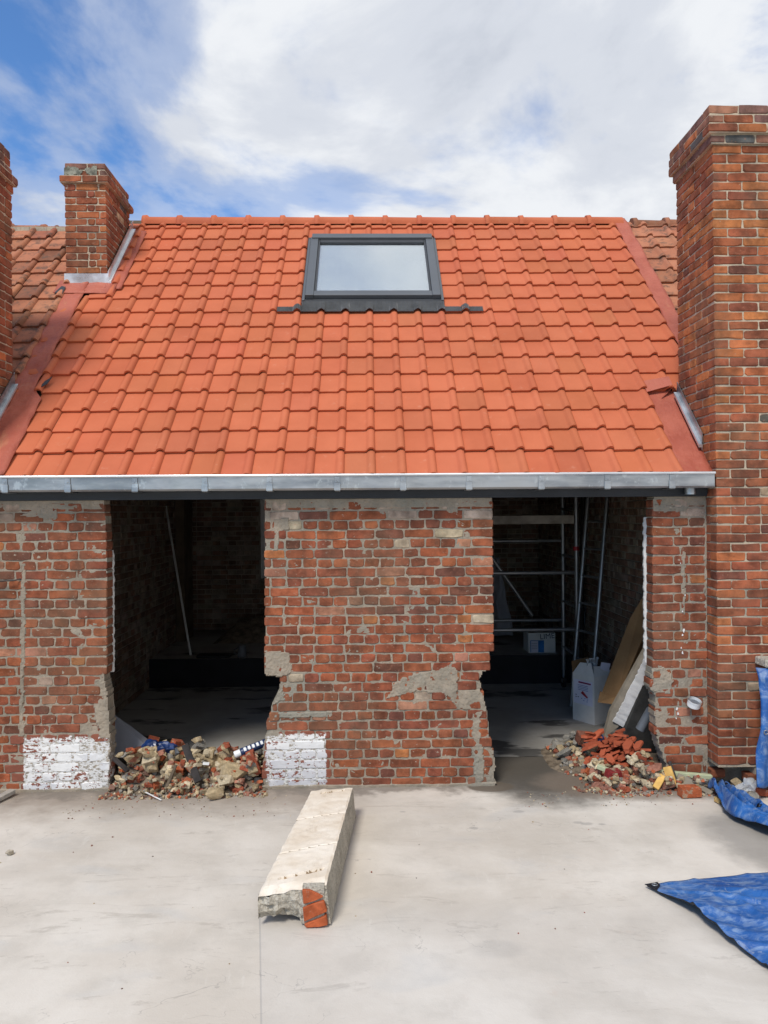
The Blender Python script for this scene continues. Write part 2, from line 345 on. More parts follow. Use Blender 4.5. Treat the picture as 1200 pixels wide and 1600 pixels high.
def shard_mat():
    m = NT('terracotta_shard'); base = m.tint('object'); c = m.mix(m.mr(m.noise(25, 5, .6), .4, .75, 0, .5), base, (.24, .065, .035)); c = m.mix(m.mr(m.noise(12, 5, .7, (2, 2, 2)), .6, .75, 0, .5), c, (.42, .24, .16)); m.bump(m.noise(80, 4), .3, .005); return m.fin(c, .85, .2)
SHARD = shard_mat()
def tarp_mat():
    m = NT('blue_tarp'); c = m.mix(m.mr(m.noise(4, 4, .6), .3, .7), (.010, .068, .25), (.018, .115, .36))
    c = m.mix(m.mr(m.noise(7, 7, .68, (1, 5, 2), (1, 2.4, 1.5), None, 1.2), .44, .68, 0, .62), c, (.25, .34, .47))
    c = m.mix(m.mr(m.noise(13, 6, .7, (7, 5, 2), (2, 1, 1), None, .8), .60, .68, 0, .4), c, (.42, .46, .50))
    c = m.mix(m.mr(m.noise(5, 5, .7, (2, 15, 2)), .58, .72, 0, .6), c, (.012, .055, .19))
    m.bump(m.math('ADD', m.noise(18, 6, .6, (0, 0, 0), (1, 1, 1), None, .9), m.math('MULTIPLY', m.noise(500, 1), .06)), .35, .02); return m.fin(c, .42, .45)
TARP = tarp_mat(); TARPB = plain('tarp_black', (.012, .013, .018), .5, .4, 0, .3, 8, .1)
GALV = plain('pale_metal', (.62, .64, .62), .45, .5, .2, .1, 8, .05)
ALU = plain('aluminium', (.27, .28, .29), .38, .5, .75, .15, 8, .05)
def lintel_mat():
    m = NT('lintel_top'); x, y, z = m.xyz()
    c = m.mix(m.mr(m.noise(6, 6, .6), .3, .7), (.66, .56, .44), (.78, .70, .59)); c = m.mix(m.mr(m.noise(4, 6, .7, (2, 2, 2), (3, 1, 1)), .55, .72, 0, .5), c, (.48, .38, .27))
    c = m.mix(m.mr(m.noise(50, 5, .7, (2, 2, 2), (1, 3, 1)), .60, .72, 0, .6), c, (.26, .21, .16)); m.bump(m.noise(50, 6, .7), .4, .006); return m.fin(c, .9, .2)
LINTEL = lintel_mat()
def rawconc_mat():
    m = NT('raw_concrete'); c = m.mix(m.mr(m.noise(8, 6, .65), .3, .7), (.38, .345, .28), (.54, .49, .405)); v = m.n('ShaderNodeTexVoronoi'); v.inputs['Scale'].default_value = 70; m.set(v.inputs['Vector'], m.pos)
    c = m.mix(m.mr(m.noise(60, 4, .6), .5, .7, 0, .6), c, (.13, .12, .10)); m.bump(m.math('ADD', m.noise(60, 6, .75), m.math('MULTIPLY', v.outputs['Distance'], .8)), .8, .012); return m.fin(c, .95, .15)
RAW = rawconc_mat()
CARD = plain('cardboard', (.29, .165, .075), .85, .2, 0, .2, 3, .15); WHITEBOX = plain('white_carton', (.62, .61, .58), .6, .35, 0, .08, 6, .05)
REDP = plain('red_print', (.30, .02, .03), .6); PURP = plain('purple_print', (.22, .015, .08), .6); BLUEP = plain('blue_print', (.02, .15, .42), .6); LAVP = plain('label_paper', (.60, .60, .70), .6, .3, 0, .05); INK = plain('ink', (.03, .03, .05), .7); BLUEINK = plain('blue_ink', (.16, .20, .42), .7)
WHITEP = plain('white_plastic', (.75, .75, .73), .4, .5, 0, .05, 10, 0); GREYP = plain('grey_plastic', (.12, .13, .145), .5, .4, 0, .1); NAVY = plain('navy_can', (.018, .035, .10), .4, .5, 0, .2, 6, 0)
GREENT = plain('pale_green_paint', (.44, .47, .30), .8, .2, 0, .15, 8, .2); YELLOWF = plain('yellow_foam', (.66, .40, .12), .9, .15, 0, .2, 14, .4); DARKW = plain('dark_timber', (.035, .03, .028), .85, .2, 0, .4, 8, .4)
BOARDG = plain('board_grey', (.25, .215, .165), .9, .2, 0, .15, 10, .3); BOARDD = plain('bitumen_board', (.045, .043, .040), .85, .2, 0, .3, 12, .3); GREYSH = plain('grey_sheet', (.30, .30, .33), .6, .3, 0, .1, 4, .05)
WOOD = plain('weathered_wood', (.34, .31, .27), .85, .2, 0, .25, 9, .3); ROPE = plain('wire', (.06, .05, .045), .7)
CLEAR = NT('clear_plastic'); CLEAR.b.inputs['Transmission Weight'].default_value = .6; CLEAR = CLEAR.fin((.75, .77, .78), .25, .5)
GL = NT('window_glass')
def glassm():
    t = GL.t; tr = GL.n('ShaderNodeBsdfTransparent'); gl = GL.n('ShaderNodeBsdfGlossy'); gl.inputs['Roughness'].default_value = .02; fr = GL.n('ShaderNodeLayerWeight'); fr.inputs[0].default_value = .42
    tr.inputs[0].default_value = (.88, .91, .92, 1); mx_ = GL.n('ShaderNodeMixShader'); GL.set(mx_.inputs[0], fr.outputs[1]); GL.set(mx_.inputs[1], tr.outputs[0]); GL.set(mx_.inputs[2], gl.outputs[0])
    out = [n for n in t.nodes if n.type == 'OUTPUT_MATERIAL'][0]; GL.set(out.inputs[0], mx_.outputs[0]); return GL.m
GLASS = glassm(); BLIND = plain('pale_blind', (.88, .885, .89), .8, .2, 0, .03, 3, 0)

# ---------------------------------------------------------------- ground
gm = MB(); gm.add([(-60, -60, 0), (60, -60, 0), (60, 60, 0), (-60, 60, 0)], [(0, 1, 2, 3)])
tag(gm.build('ground', GROUND), kind='structure')
fm = MB(); fm.add([(-2.45, .62, .004), (2.40, .62, .004), (2.40, 3.17, .004), (-2.45, 3.17, .004)], [(0, 1, 2, 3)])

# ---------------------------------------------------------------- bricks
def brick_mesh(rng, sx, sy, sz, chip=1.):
    # front face at y = -sy/2, irregular worn arris
    cx = [rng.uniform(.003, .013)*chip/sx for _ in range(4)]; cz = [rng.uniform(.003, .013)*chip/sz for _ in range(4)]
    per = [(-.5, -.5+cz[0]), (-.5+cx[0], -.5), (rng.uniform(-.2, .2), -.5), (.5-cx[1], -.5), (.5, -.5+cz[1]), (.5, .5-cz[2]), (.5-cx[2], .5), (rng.uniform(-.2, .2), .5), (-.5+cx[3], .5), (-.5, .5-cz[3])]
    vs = []; n = len(per)
    J = [((rng.uniform(-.0026, .0026))*chip, rng.uniform(-.0030, .0022)*chip) for _ in per]
    C = [rng.uniform(.002, .007)*chip for _ in per]
    for (a, b), j in zip(per, J): vs.append((a*sx+j[0], sy/2, b*sz+j[1]))
    for (a, b), j, c in zip(per, J, C): vs.append((a*sx+j[0], -sy/2+c*.9, b*sz+j[1]))
    for (a, b), j, c in zip(per, J, C): vs.append((a*(sx-2*c)+j[0], -sy/2+rng.uniform(-.0016, .0016), b*(sz-2*c)+j[1]))
    fs = []
    for r in (0, 1):
        for i in range(n): fs.append((r*n+i, r*n+(i+1) % n, (r+1)*n+(i+1) % n, (r+1)*n+i))
    fs.append(tuple(range(2*n, 3*n)))
    return vs, fs
VAR = {}
def variants(kind, sx, sy, sz):
    if kind not in VAR:
        rng = random.Random(kind); L = []
        for i in range(16):
            vs, fs = brick_mesh(rng, sx, sy, sz); mb = MB(); mb.add(vs, fs); L.append((mb.mesh('brick'), vs, fs))
        VAR[kind] = (L, (sx, sy, sz))
    return VAR[kind]
def nearest_kind(w_):
    for k, s in (('quarter', .055), ('header', .1), ('threequarter', .15), ('stretcher', .203)):
        if w_ < s*1.25 or k == 'stretcher': return k, s
class BrickSet:
    """collects the bricks of one wall or chimney, then splits them into single bricks and one joined rest"""
    def __init__(s): s.L = []
    def put(s, c, w_, d, h, rz, col, name='brick', core=None, tilt=(0, 0)): s.L.append(dict(c=Vector(c), w=w_, d=d, h=h, rz=rz, col=col, name=name, core=core, tilt=tilt))
def seen_size(b):
    n = Vector((math.sin(b['rz']), -math.cos(b['rz']), 0)); v = CAM-b['c']; d = v.length
    f = (b['c']-CAM).dot(FWD); px = 600+FPX*(b['c']-CAM).dot(RGT)/f; py = 800-FPX*(b['c']-CAM).dot(UP)/f
    if not (-20 < px < 1220 and -20 < py < 1620): return 0
    return max(0, n.dot(v)/d)*b['w']*b['h']/d/d
def emit_bricks(sets, limit, mats, rng, painted=None):
    allb = [b for s in sets for b in s.L]
    allb.sort(key=seen_size, reverse=True)
    cnt = {}; rest = {}
    for b in allb:
        k, sx = nearest_kind(b['w']); L, (ox, oy, oz) = variants(k, sx, .09, .058)
        me, vs, fs = rng.choice(L)
        M = Matrix.Translation(b['c']) @ Euler((b['tilt'][0], b['tilt'][1], b['rz'])).to_matrix().to_4x4() @ Matrix.Diagonal((b['w']/ox, b['d']/oy, b['h']/oz, 1))
        nm = b['name']
        if cnt.get(nm, 0) < limit and seen_size(b) > 0:
            cnt[nm] = cnt.get(nm, 0)+1
            m = painted if nm == 'painted_brick' else mats[0]
            key = (me.name, m.name)
            if key not in MESHMAT:
                c_ = me.copy(); c_.materials.clear(); c_.materials.append(m); MESHMAT[key] = c_
            o = bpy.data.objects.new(nm, MESHMAT[key]); COL.objects.link(o); o.parent = b['core']; o.matrix_local = M; o.color = (*b['col'], 1)
        else:
            rest.setdefault((b['core'].name, nm), (b['core'], MB()))[1].add(vs, fs, 0, False, M, b['col'])
    for (cn, nm), (core, mb) in rest.items():
        o = mb.build('further_bricks', painted if nm == 'painted_brick' else mats[1], core); o['kind'] = 'stuff'
MESHMAT = {}
def pick(rng, pal):
    r = rng.random()*sum(p[0] for p in pal)
    for p in pal:
        r -= p[0]
        if r <= 0: break
    k = rng.uniform(.90, 1.10); return tuple(min(1, q*k*rng.uniform(.95, 1.05)) for q in p[1])
PAL_WALL = [(44, (.245, .075, .037)), (28, (.21, .066, .036)), (18, (.30, .090, .040)), (8, (.155, .060, .040)), (4, (.36, .165, .10)), (3, (.36, .135, .05)), (2, (.40, .31, .22))]
PAL_STACK = [(46, (.27, .080, .038)), (24, (.225, .070, .037)), (22, (.33, .102, .044)), (4, (.16, .058, .038)), (5, (.39, .130, .05)), (.6, (.07, .06, .055)), (2, (.40, .29, .19))]
PAL_STACKTOP = [(32, (.29, .088, .040)), (14, (.225, .070, .037)), (30, (.36, .115, .045)), (16, (.43, .145, .052)), (2, (.15, .054, .036)), (.6, (.075, .07, .06))]
PAL_ROOM = [(3, (.20, .12, .085)), (4, (.25, .205, .16)), (2, (.16, .10, .07))]

def lerp_outline(pts):
    def f(z):
        if z >= pts[0][0]: return pts[0][1]
        for (z1, x1), (z0, x0) in zip(pts, pts[1:]):
            if z >= z0: return x0+(x1-x0)*(z-z0)/max(1e-6, z1-z0)
        return pts[-1][1]
    return f
def outline(pxpts):      # list of photo points on the facade, top to bottom -> x(z)
    return lerp_outline([(PY(x, y, 0).z, PY(x, y, 0).x) for x, y in pxpts])
WT = 2.03; PITCH = .0672
MID_L = outline([(413, 778), (413, 1054), (414, 1056), (437, 1058), (436, 1076), (425, 1098), (417, 1130), (412, 1160), (408, 1240)])
MID_R = outline([(770, 778), (772, 1013), (766, 1018), (766, 1046), (755, 1050), (751, 1062), (754, 1085), (763, 1106), (766, 1150), (773, 1182), (776, 1240)])
LEFT_R = outline([(163, 778), (167, 850), (168, 1046), (163, 1055), (168, 1075), (172, 1110), (173, 1150), (172, 1200), (174, 1240)])
RIGHT_L = outline([(1019, 778), (1020, 1036), (1017, 1050), (1014, 1072), (1023, 1090), (1022, 1125), (1027, 1160), (1040, 1200), (1044, 1240)])
FACE_R = 2.388
def pxw(x, y): p = PY(x, y, 0); return (p.x, p.z)
def poly_in(p, poly):
    x, y = p; c = False; n = len(poly)
    for i in range(n):
        x0, y0 = poly[i]; x1, y1 = poly[i-1]
        if (y0 > y) != (y1 > y) and x < (x1-x0)*(y-y0)/(y1-y0)+x0: c = not c
    return c
CEMENT = [[pxw(*q) for q in p] for p in (
    [(604, 1092), (625, 1058), (690, 1046), (712, 1044), (716, 1090), (716, 1078), (764, 1078), (764, 1104), (760, 1112), (716, 1108), (700, 1088), (650, 1080)],
    [(738, 1112), (752, 1110), (750, 1150), (758, 1190), (752, 1226), (742, 1222), (738, 1160)],
    [(412, 1018), (452, 1018), (455, 1050), (440, 1057), (412, 1055)], [(428, 812), (450, 810), (452, 826), (436, 832), (434, 860), (428, 862)],
    [(412, 1098), (440, 1078), (446, 1092), (424, 1104)], [(430, 1114), (520, 1112), (520, 1120), (430, 1122)],
    [(150, 1060), (172, 1072), (176, 1160), (164, 1186), (156, 1150), (146, 1100)], [(158, 1186), (176, 1180), (176, 1216), (164, 1214)],
    [(682, 1048), (712, 1034), (716, 1060), (680, 1070)], [(1018, 1048), (1040, 1045), (1052, 1062), (1046, 1084), (1022, 1080)],
    [(60, 794), (90, 798), (88, 812), (30, 806)], [(34, 880), (40, 880), (40, 1040), (32, 1040)], [(1018, 788), (1075, 792), (1072, 800), (1018, 800)], [(698, 786), (718, 784), (716, 800), (700, 802)],
    [(414, 1205), (428, 1200), (440, 1224), (470, 1230), (414, 1236)], [(32, 1040), (38, 1040), (38, 1150), (30, 1150)], [(1066, 860), (1071, 860), (1071, 960), (1067, 960)], [(1101, 780), (1108, 780), (1108, 1000), (1102, 1000)])]
def cement_at(x, z):
    j = .012*nz(x, z, 3.3, 28); k = .012*nz(x, z, 7.7, 28)
    for p in CEMENT:
        if poly_in((x+j, z+k), p): return True
    return False
def painted_at(x, z): return (-2.43 < x < -1.825 or -.745 < x < -.316) and z < .372
def recess(x, z):
    a = nz(x, z, 0, 11)*.6+nz(x, z, 2, 31)*.55+nz(x, z, 5, 80)*.3
    d = .0042+.0050*a
    g = nz(x, z, 9, 4.2)
    if z > 1.97: d -= .006
    if painted_at(x, z): d = .0032+.002*a
    elif cement_at(x, z): d = -.0038+.006*nz(x, z, 1, 17)+.0035*nz(x, z, 4, 50)
    if z < .022: d = min(d, -.006+.004*nz(x, z, 3, 20))
    return d
def sheet(name, s0, s1, t0, t1, res, inside, rec, mp, back, mat, parent):
    ns, nt_ = int((s1-s0)/res)+1, int((t1-t0)/res)+1
    idx = {}; vs = []; fs = []
    def V(i, j):
        if (i, j) not in idx:
            s_ = s0+(s1-s0)*i/ns; t_ = t0+(t1-t0)*j/nt_; idx[(i, j)] = len(vs); vs.append(mp(s_, t_, rec(s_, t_)))
        return idx[(i, j)]
    for j in range(nt_):
        t_ = t0+(t1-t0)*(j+.5)/nt_
        for i in range(ns):
            if inside(s0+(s1-s0)*(i+.5)/ns, t_): fs.append((V(i, j), V(i+1, j), V(i+1, j+1), V(i, j+1)))
    me = bpy.data.meshes.new(name); me.from_pydata([tuple(v) for v in vs], [], fs)
    bm = bmesh.new(); bm.from_mesh(me)
    be = [e for e in bm.edges if e.is_boundary]
    r = bmesh.ops.extrude_edge_only(bm, edges=be)
    bv = [g for g in r['geom'] if isinstance(g, bmesh.types.BMVert)]
    for v in bv: v.co = back(v.co)
    bmesh.ops.recalc_face_normals(bm, faces=bm.faces)
    for f in bm.faces: f.smooth = False
    bm.to_mesh(me); bm.free()
    return link(name, me, mat, parent)

HOUSE = empty('brick_house', (0, 0, 0), 'small brick house under renovation with new orange roof and two broken openings', 'house')
TH = .128
def pier(name, xl, xr, x0, x1):
    ed = .007
    core = sheet(name, x0, x1, 0, WT, .0085, lambda x, z: xl(z)+ed+(.006 if z > .8 else .016)*nz(x*.3, z, 4, 26) < x < xr(z)-ed+(.006 if z > .8 else .016)*nz(x*.3, z, 8, 26), recess,
                 lambda x, z, d: Vector((x, d, z)), lambda c: Vector((c.x, TH-.004, c.z)), MORTAR, HOUSE)
    bk = MB(); n = 60
    for i in range(n):
        z0, z1 = WT*i/n, WT*(i+1)/n
        bk.box((max(x0, xl((z0+z1)/2)+.01), TH-.012, z0), (min(x1, xr((z0+z1)/2)-.01), TH-.002-.00001*i, z1))
    bk.build('back_face', ROOMMORTAR, core)
    return core
core_left = pier('wall', lambda z: -3.3, LEFT_R, -3.3, -1.75)
core_mid = pier('wall', MID_L, MID_R, -.80, .95)
core_right = pier('wall', RIGHT_L, lambda z: FACE_R+.02, 1.90, FACE_R)
def lay(core, bs, xl, xr, seed, from_right=False, pal=PAL_WALL, ragged=None, left_open=True):
    rng = random.Random(seed); nC = 30
    for i in range(nC):
        zc = .034+PITCH*i
        if zc > WT-.03: break
        xa, xb = xl(zc), xr(zc)
        broken = ragged and ragged[0] < zc < ragged[1]
        st = i % 2 == 0
        wd = .2035 if st else .1005; jt = .0082
        x = 0; L = []; tot = xb-xa
        if not st: L.append((0, .148)); x = .148+jt
        while x < tot-.03:
            ww = wd*rng.uniform(.96, 1.03)
            if st and rng.random() < .10: ww = .1
            if x+ww > tot-.035: ww = tot-x
            if ww > .03: L.append((x, min(ww, .215)))
            x += ww+jt*rng.uniform(.75, 1.35)
        for (o, ww) in L:
            xc = xb-o-ww/2 if from_right else xa+o+ww/2
            h = .0585*rng.uniform(.96, 1.035)
            yo = rng.uniform(-.0025, .0025); ed = (o < .01) or (o+ww > tot-.02)
            col = pick(rng, pal); tl = (rng.uniform(-.012, .012), rng.uniform(-.008, .008)); rz = rng.uniform(-.012, .012)
            if ed and broken:
                ww2 = ww*rng.uniform(.66, 1.06); xc += (ww-ww2)/2*(1 if (o < .01) != from_right else -1); ww = ww2
                yo += rng.uniform(-.004, .005); rz += rng.uniform(-.08, .08); tl = (tl[0]*2, rng.uniform(-.03, .03))
            if zc > 1.9 and rng.random() < .35: col = (.46, .35, .27)
            nm = 'painted_brick' if (painted_at(xc, zc-.03) or painted_at(xc-ww/2+.01, zc-.03) or painted_at(xc+ww/2-.01, zc-.03)) and zc < .40 else 'brick'
            dep = .118
            bs.put((xc, dep/2+yo, zc+rng.uniform(-.002, .002)+.004*nz(xc, zc, 6, 2)), ww, dep, h, rz, col, nm, core, tl)
B_left, B_mid, B_right = BrickSet(), BrickSet(), BrickSet()
lay(core_left, B_left, lambda z: -3.3, LEFT_R, 11, True, ragged=(0, .80))
lay(core_mid, B_mid, MID_L, MID_R, 12, True, ragged=(0, .80))
lay(core_right, B_right, RIGHT_L, lambda z: FACE_R, 13, False, ragged=(0, .82))
# pale plaster left standing along the inner edge of the openings
def plaster(xf, sgn, z0, z1, wd, seed):
    pts = []; n = 70
    rng = random.Random(seed)
    out = [(xf(z0+(z1-z0)*i/n)+sgn*(wd+.008*nz(seed, i*.31, 0)+rng.uniform(-.003, .003)), z0+(z1-z0)*i/n) for i in range(n+1)]
    inn = [(xf(z0+(z1-z0)*i/n)-sgn*.06, z0+(z1-z0)*i/n) for i in range(n+1)]
    mb = MB()
    for i in range(n):
        q = [out[i], out[i+1], inn[i+1], inn[i]]
        mb.prism([(x, TH+.001, z) for x, z in q], (0, .022, 0))
    mb.build('plaster_edge', PLASTER, HOUSE)
plaster(lambda z: LEFT_R(max(z, .85)), 1, PY(168, 1050, .13).z, PY(168, 860, .13).z, .001, 1)
plaster(lambda z: MID_R(max(z, .95)), 1, PY(772, 1015, .13).z, PY(772, 890, .13).z, .004, 2)
plaster(lambda z: RIGHT_L(max(z, .95)), -1, PY(1015, 1035, .13).z, PY(1015, 808, .13).z, .012, 3)

# ---------------------------------------------------------------- chimneys
def chimney(core, bs, x0, x1, y0, y1, zlo, ztop, faces, seed, lean=lambda z: 0., pal=PAL_STACK, caps=(), pitch=.0655, skip=None, paltop=None):
    """faces: subset of 'F' (towards -y), 'L' (towards -x), 'R' (towards +x). caps: projection of each course counted from the top."""
    rng = random.Random(seed); n = int((ztop-zlo)/pitch)
    for i in range(n):
        zc = ztop-pitch*(i+.5); pr = caps[i] if i < len(caps) else 0.
        ax0, ax1, ay0, ay1 = x0-pr+lean(zc), x1+pr+lean(zc), y0-pr, y1+pr
        odd = i % 2; D = .096; jt = .0085
        def run(a, b, first):
            p = a; L = []
            ww = first
            while p < b-.03:
                if p+ww > b-.05: ww = b-p
                L.append((p+ww/2, ww)); p += ww+jt*rng.uniform(.7, 1.4); ww = .2*rng.uniform(.96, 1.03)
                if rng.random() < .12: ww = .098
            return L
        def one(c, w_, rz, face):
            h = (pitch-.0085)*rng.uniform(.95, 1.04)
            if skip and skip(c[0], c[1], zc, face): return
            p_ = paltop if (paltop and zc > paltop[0]) else None
            col = pick(rng, p_[1] if p_ else pal)
            if i < len(caps) and rng.random() < .5: col = tuple(q*.6+.055 for q in col)
            bs.put((c[0], c[1], zc+rng.uniform(-.0015, .0015)), w_, D, h, rz+rng.uniform(-.01, .01), col, 'brick', core, (rng.uniform(-.012, .012), rng.uniform(-.008, .008)))
        jit = lambda: rng.uniform(-.0025, .0025)
        if 'L' in faces or 'F' in faces:
            fl = ax0 if odd == 0 or 'L' not in faces else ax0+D+jt
            fr = ax1 if odd == 1 or 'R' not in faces else ax1-D-jt
            if 'F' in faces:
                for c, ww in run(fl, fr, .2 if odd == 0 or 'L' in faces else .098): one((c, ay0+D/2+jit()), ww, 0, 'F')
        if 'L' in faces:
            a = ay0 if odd == 1 else ay0+D+jt
            for c, ww in run(a, ay1, .2): one((ax0+D/2+jit(), c), ww, -math.pi/2, 'L')
        if 'R' in faces:
            a = ay0 if odd == 0 else ay0+D+jt
            for c, ww in run(a, ay1, .2): one((ax1-D/2+jit(), c), ww, math.pi/2, 'R')
def core_box(name, x0, x1, y0, y1, z0, z1, parent, lean=lambda z: 0., caps=(), pitch=.0655, mat=None):
    mb = MB(); e = .006; zs = [z0]
    zc = z1-len(caps)*pitch
    k = 12
    for i in range(k):
        a, b = z0+(zc-z0)*i/k, z0+(zc-z0)*(i+1)/k; lo = lean((a+b)/2)
        mb.box((x0+e+lo, y0+e, a), (x1-e+lo, y1-e, b+.0005*(i % 2)))
    for i, pr in enumerate(caps):
        a = z1-(i+1)*pitch; lo = lean(a); e2 = e-.0015*(i % 2)
        mb.box((x0-pr+e2+lo, y0-pr+e2, a), (x1+pr-e2+lo, y1+pr-e2, a+pitch-(.004 if i == 0 else 0)))
    return mb.build(name, mat or MORTAR2, parent)
NEIGHR = empty('neighbour_house', (3.4, 0, 0), 'right neighbouring house with tall wide brick chimney stack and weathered tiles', 'house')
lean_r = lambda z: -.004*max(0, z-2.1)
SX0, SY0, SY1 = 2.388, -.16, .47
STOP = PY(1107, 164, SY0-.03).z
capr = (.036, .040, .044, .018)
def noiserec(a, b): return .005+.004*nz(a, b, 1, 14)+.003*nz(a, b, 3, 45)
stack = core_box('chimney_stack', SX0, 3.5, SY0, SY1, .16, STOP, NEIGHR, lean_r, capr, .0638)
mb = MB(); mb.box((SX0+.26, SY0+.012, 0), (3.5, SY1, .1595)); mb.box((SX0+.012, .03, 0), (SX0+.2598, SY1, .1597)); mb.build('stack_foot', MORTAR2, stack)
B_stack = BrickSet()
def skipr(x, y, z, f):
    if z < .16 and x < SX0+.26 and y < 0: return True
    return False
chimney(stack, B_stack, SX0, 3.5, SY0, SY1, .02, STOP, 'FL', 21, lean_r, PAL_STACK, capr, .0638, skipr, (2.3, PAL_STACKTOP))
B_stack.L = [b for b in B_stack.L if b['c'].x < 3.1]
NEIGHL = empty('neighbour_house', (-3.6, 0, 0), 'left neighbouring house with brick chimney stack and dull brown weathered tiles', 'house')
LX = -2.735; LTOP = PY(8, 226, .45).z
capl = (-.006, -.006, .0, .032, .010)
stackl = core_box('chimney_stack', -3.5, LX, -.16, .57, 0, LTOP, NEIGHL, lambda z: 0, capl)
B_stackl = BrickSet(); chimney(stackl, B_stackl, -3.5, LX, -.16, .57, .02, LTOP, 'FR', 22, lambda z: 0, PAL_STACK, capl)
CX0, CX1, CY0, CY1 = -2.772, -2.395, 1.72, 2.42
CTOP = PY(130, 254, CY0).z
capc = (-.004, -.004, .034)
lean_c = lambda z: -.012*max(0, z-4)
chim = core_box('chimney', CX0, CX1, CY0, CY1, 3.3, CTOP, HOUSE, lean_c, capc, .064)
B_chim = BrickSet(); chimney(chim, B_chim, CX0, CX1, CY0, CY1, 3.75, CTOP, 'FR', 23, lean_c, PAL_STACK, capc, .064, lambda x, y, z, f: z < y+ROOFK-.1)
rngB = random.Random(5)
emit_bricks([B_left, B_mid, B_right, B_chim], 300, (BRICK_O, BRICK_V), rngB, PAINTED)
emit_bricks([B_stack], 300, (STACK_O, STACK_V), rngB)
emit_bricks([B_stackl], 300, (STACK_O, STACK_V), rngB)
# weathered mortar smeared over the top courses and bedded on the crowns
def crown(par, x0, x1, y0, y1, zt, seed, face, hh):
    mb = MB(); n = 14
    x0 += .05; x1 -= .05; y0c, y1c = y0+.05, y1-.05
    vs = [(x0+(x1-x0)*i/n, y0c+(y1c-y0c)*j/n, zt-.004+(.006 if i in (0, n) or j in (0, n) else .028+.016*nz(i*.5, j*.5, seed))) for i in range(n+1) for j in range(n+1)]
    mb.add(vs, [(i*(n+1)+j, (i+1)*(n+1)+j, (i+1)*(n+1)+j+1, i*(n+1)+j+1) for i in range(n) for j in range(n)]); mb.build('mortar_crown', LICHEN, par)
    xa, xb = face
    sheet('mortar_patch', xa, xb, zt-hh[1], zt-hh[0], .008, lambda x, z: nz(x, z, seed, 9)+.5*nz(x, z, seed+2, 30)-.9*abs((z-(zt-(hh[0]+hh[1])/2))/(hh[1]-hh[0])*2)**2+.42 > 0,
          lambda x, z: -.004+.003*nz(x, z, 1, 40), lambda x, z, d: Vector((x, y0+d, z)), lambda c: Vector((c.x, y0+.02, c.z)), LICHEN, par)
LICHEN = plain('lichen_mortar', (.20, .195, .155), .95, .1, 0, .5, 16, .6)
crown(stack, SX0-.028+lean_r(STOP), 3.1, SY0-.028, SY1+.028, STOP, 1, (2.45, 3.1), (.055, .135))
crown(chim, CX0+lean_c(CTOP), CX1+lean_c(CTOP), CY0+.004, CY1, CTOP, 4, (CX0+.0+lean_c(CTOP), CX0+.30+lean_c(CTOP)), (.03, .125))
crown(stackl, -3.4, LX-.006, -.154, .564, LTOP, 7, (-3.3, -2.75), (.02, .13))

# ---------------------------------------------------------------- roofs
PT = .2121; RIBR = .046; ROWY = .1668; ROW0 = -.115; TL = ROWY/S2+.045
PROF = [(-.012, -.004), (.0, .0), (.07, .0025), (.138, .002), (.150, .007), (.160, .022), (.176, .031), (.192, .030), (.206, .019), (.2121, .001)]
def tile_mesh(rng, worn=0.):
    lift = .027
    vs = []; n = len(PROF)
    for (v, dw, k) in ((0, -.006, 1.12), (.010, 0, 1.12), (.06, 0, 1.02), (TL, 0, .86)):
        for (u, w_) in PROF:
            rb = w_ > .004
            uu = u if not rb else .182+(u-.182)*(.9+.1*k)
            ww = w_*k if rb else w_
            vs.append((uu+rng.uniform(-1, 1)*.0012*worn, v+(rng.uniform(-1, 1)*.002*worn if v < .02 else 0), ww+lift*(1-v/TL)+dw+.002))
    fs = []
    for r in range(3):
        for i in range(n-1): fs.append((r*n+i, r*n+i+1, (r+1)*n+i+1, (r+1)*n+i))
    b = len(vs)
    for (u, w_) in PROF: vs.append((vs[PROF.index((u, w_))][0], 0, vs[PROF.index((u, w_))][2]))
    for (u, w_) in PROF: vs.append((vs[PROF.index((u, w_))][0], .004, max(-.012, vs[PROF.index((u, w_))][2]-.020)))
    for i in range(n-1): fs.append((b+i, b+n+i, b+n+i+1, b+i+1))
    return vs, fs
def tile_obj_mesh(rng, mat, worn=0):
    vs, fs = tile_mesh(rng, worn); mb = MB(); n = len(PROF)-1
    mb.add(vs, fs, 0, True); me = bpy.data.meshes.new('roof_tile'); me.from_pydata([tuple(v) for v in vs], [], fs)
    for i, p in enumerate(me.polygons): p.use_smooth = i < 3*n
    me.materials.append(mat); return me, vs, fs
rng = random.Random(77)
NEWT = [tile_obj_mesh(rng, TILE, .4) for _ in range(5)]; OLDT = [tile_obj_mesh(rng, OLDTILE, 2.0) for _ in range(8)]
RT = Matrix.Rotation(R(45), 4, 'X')
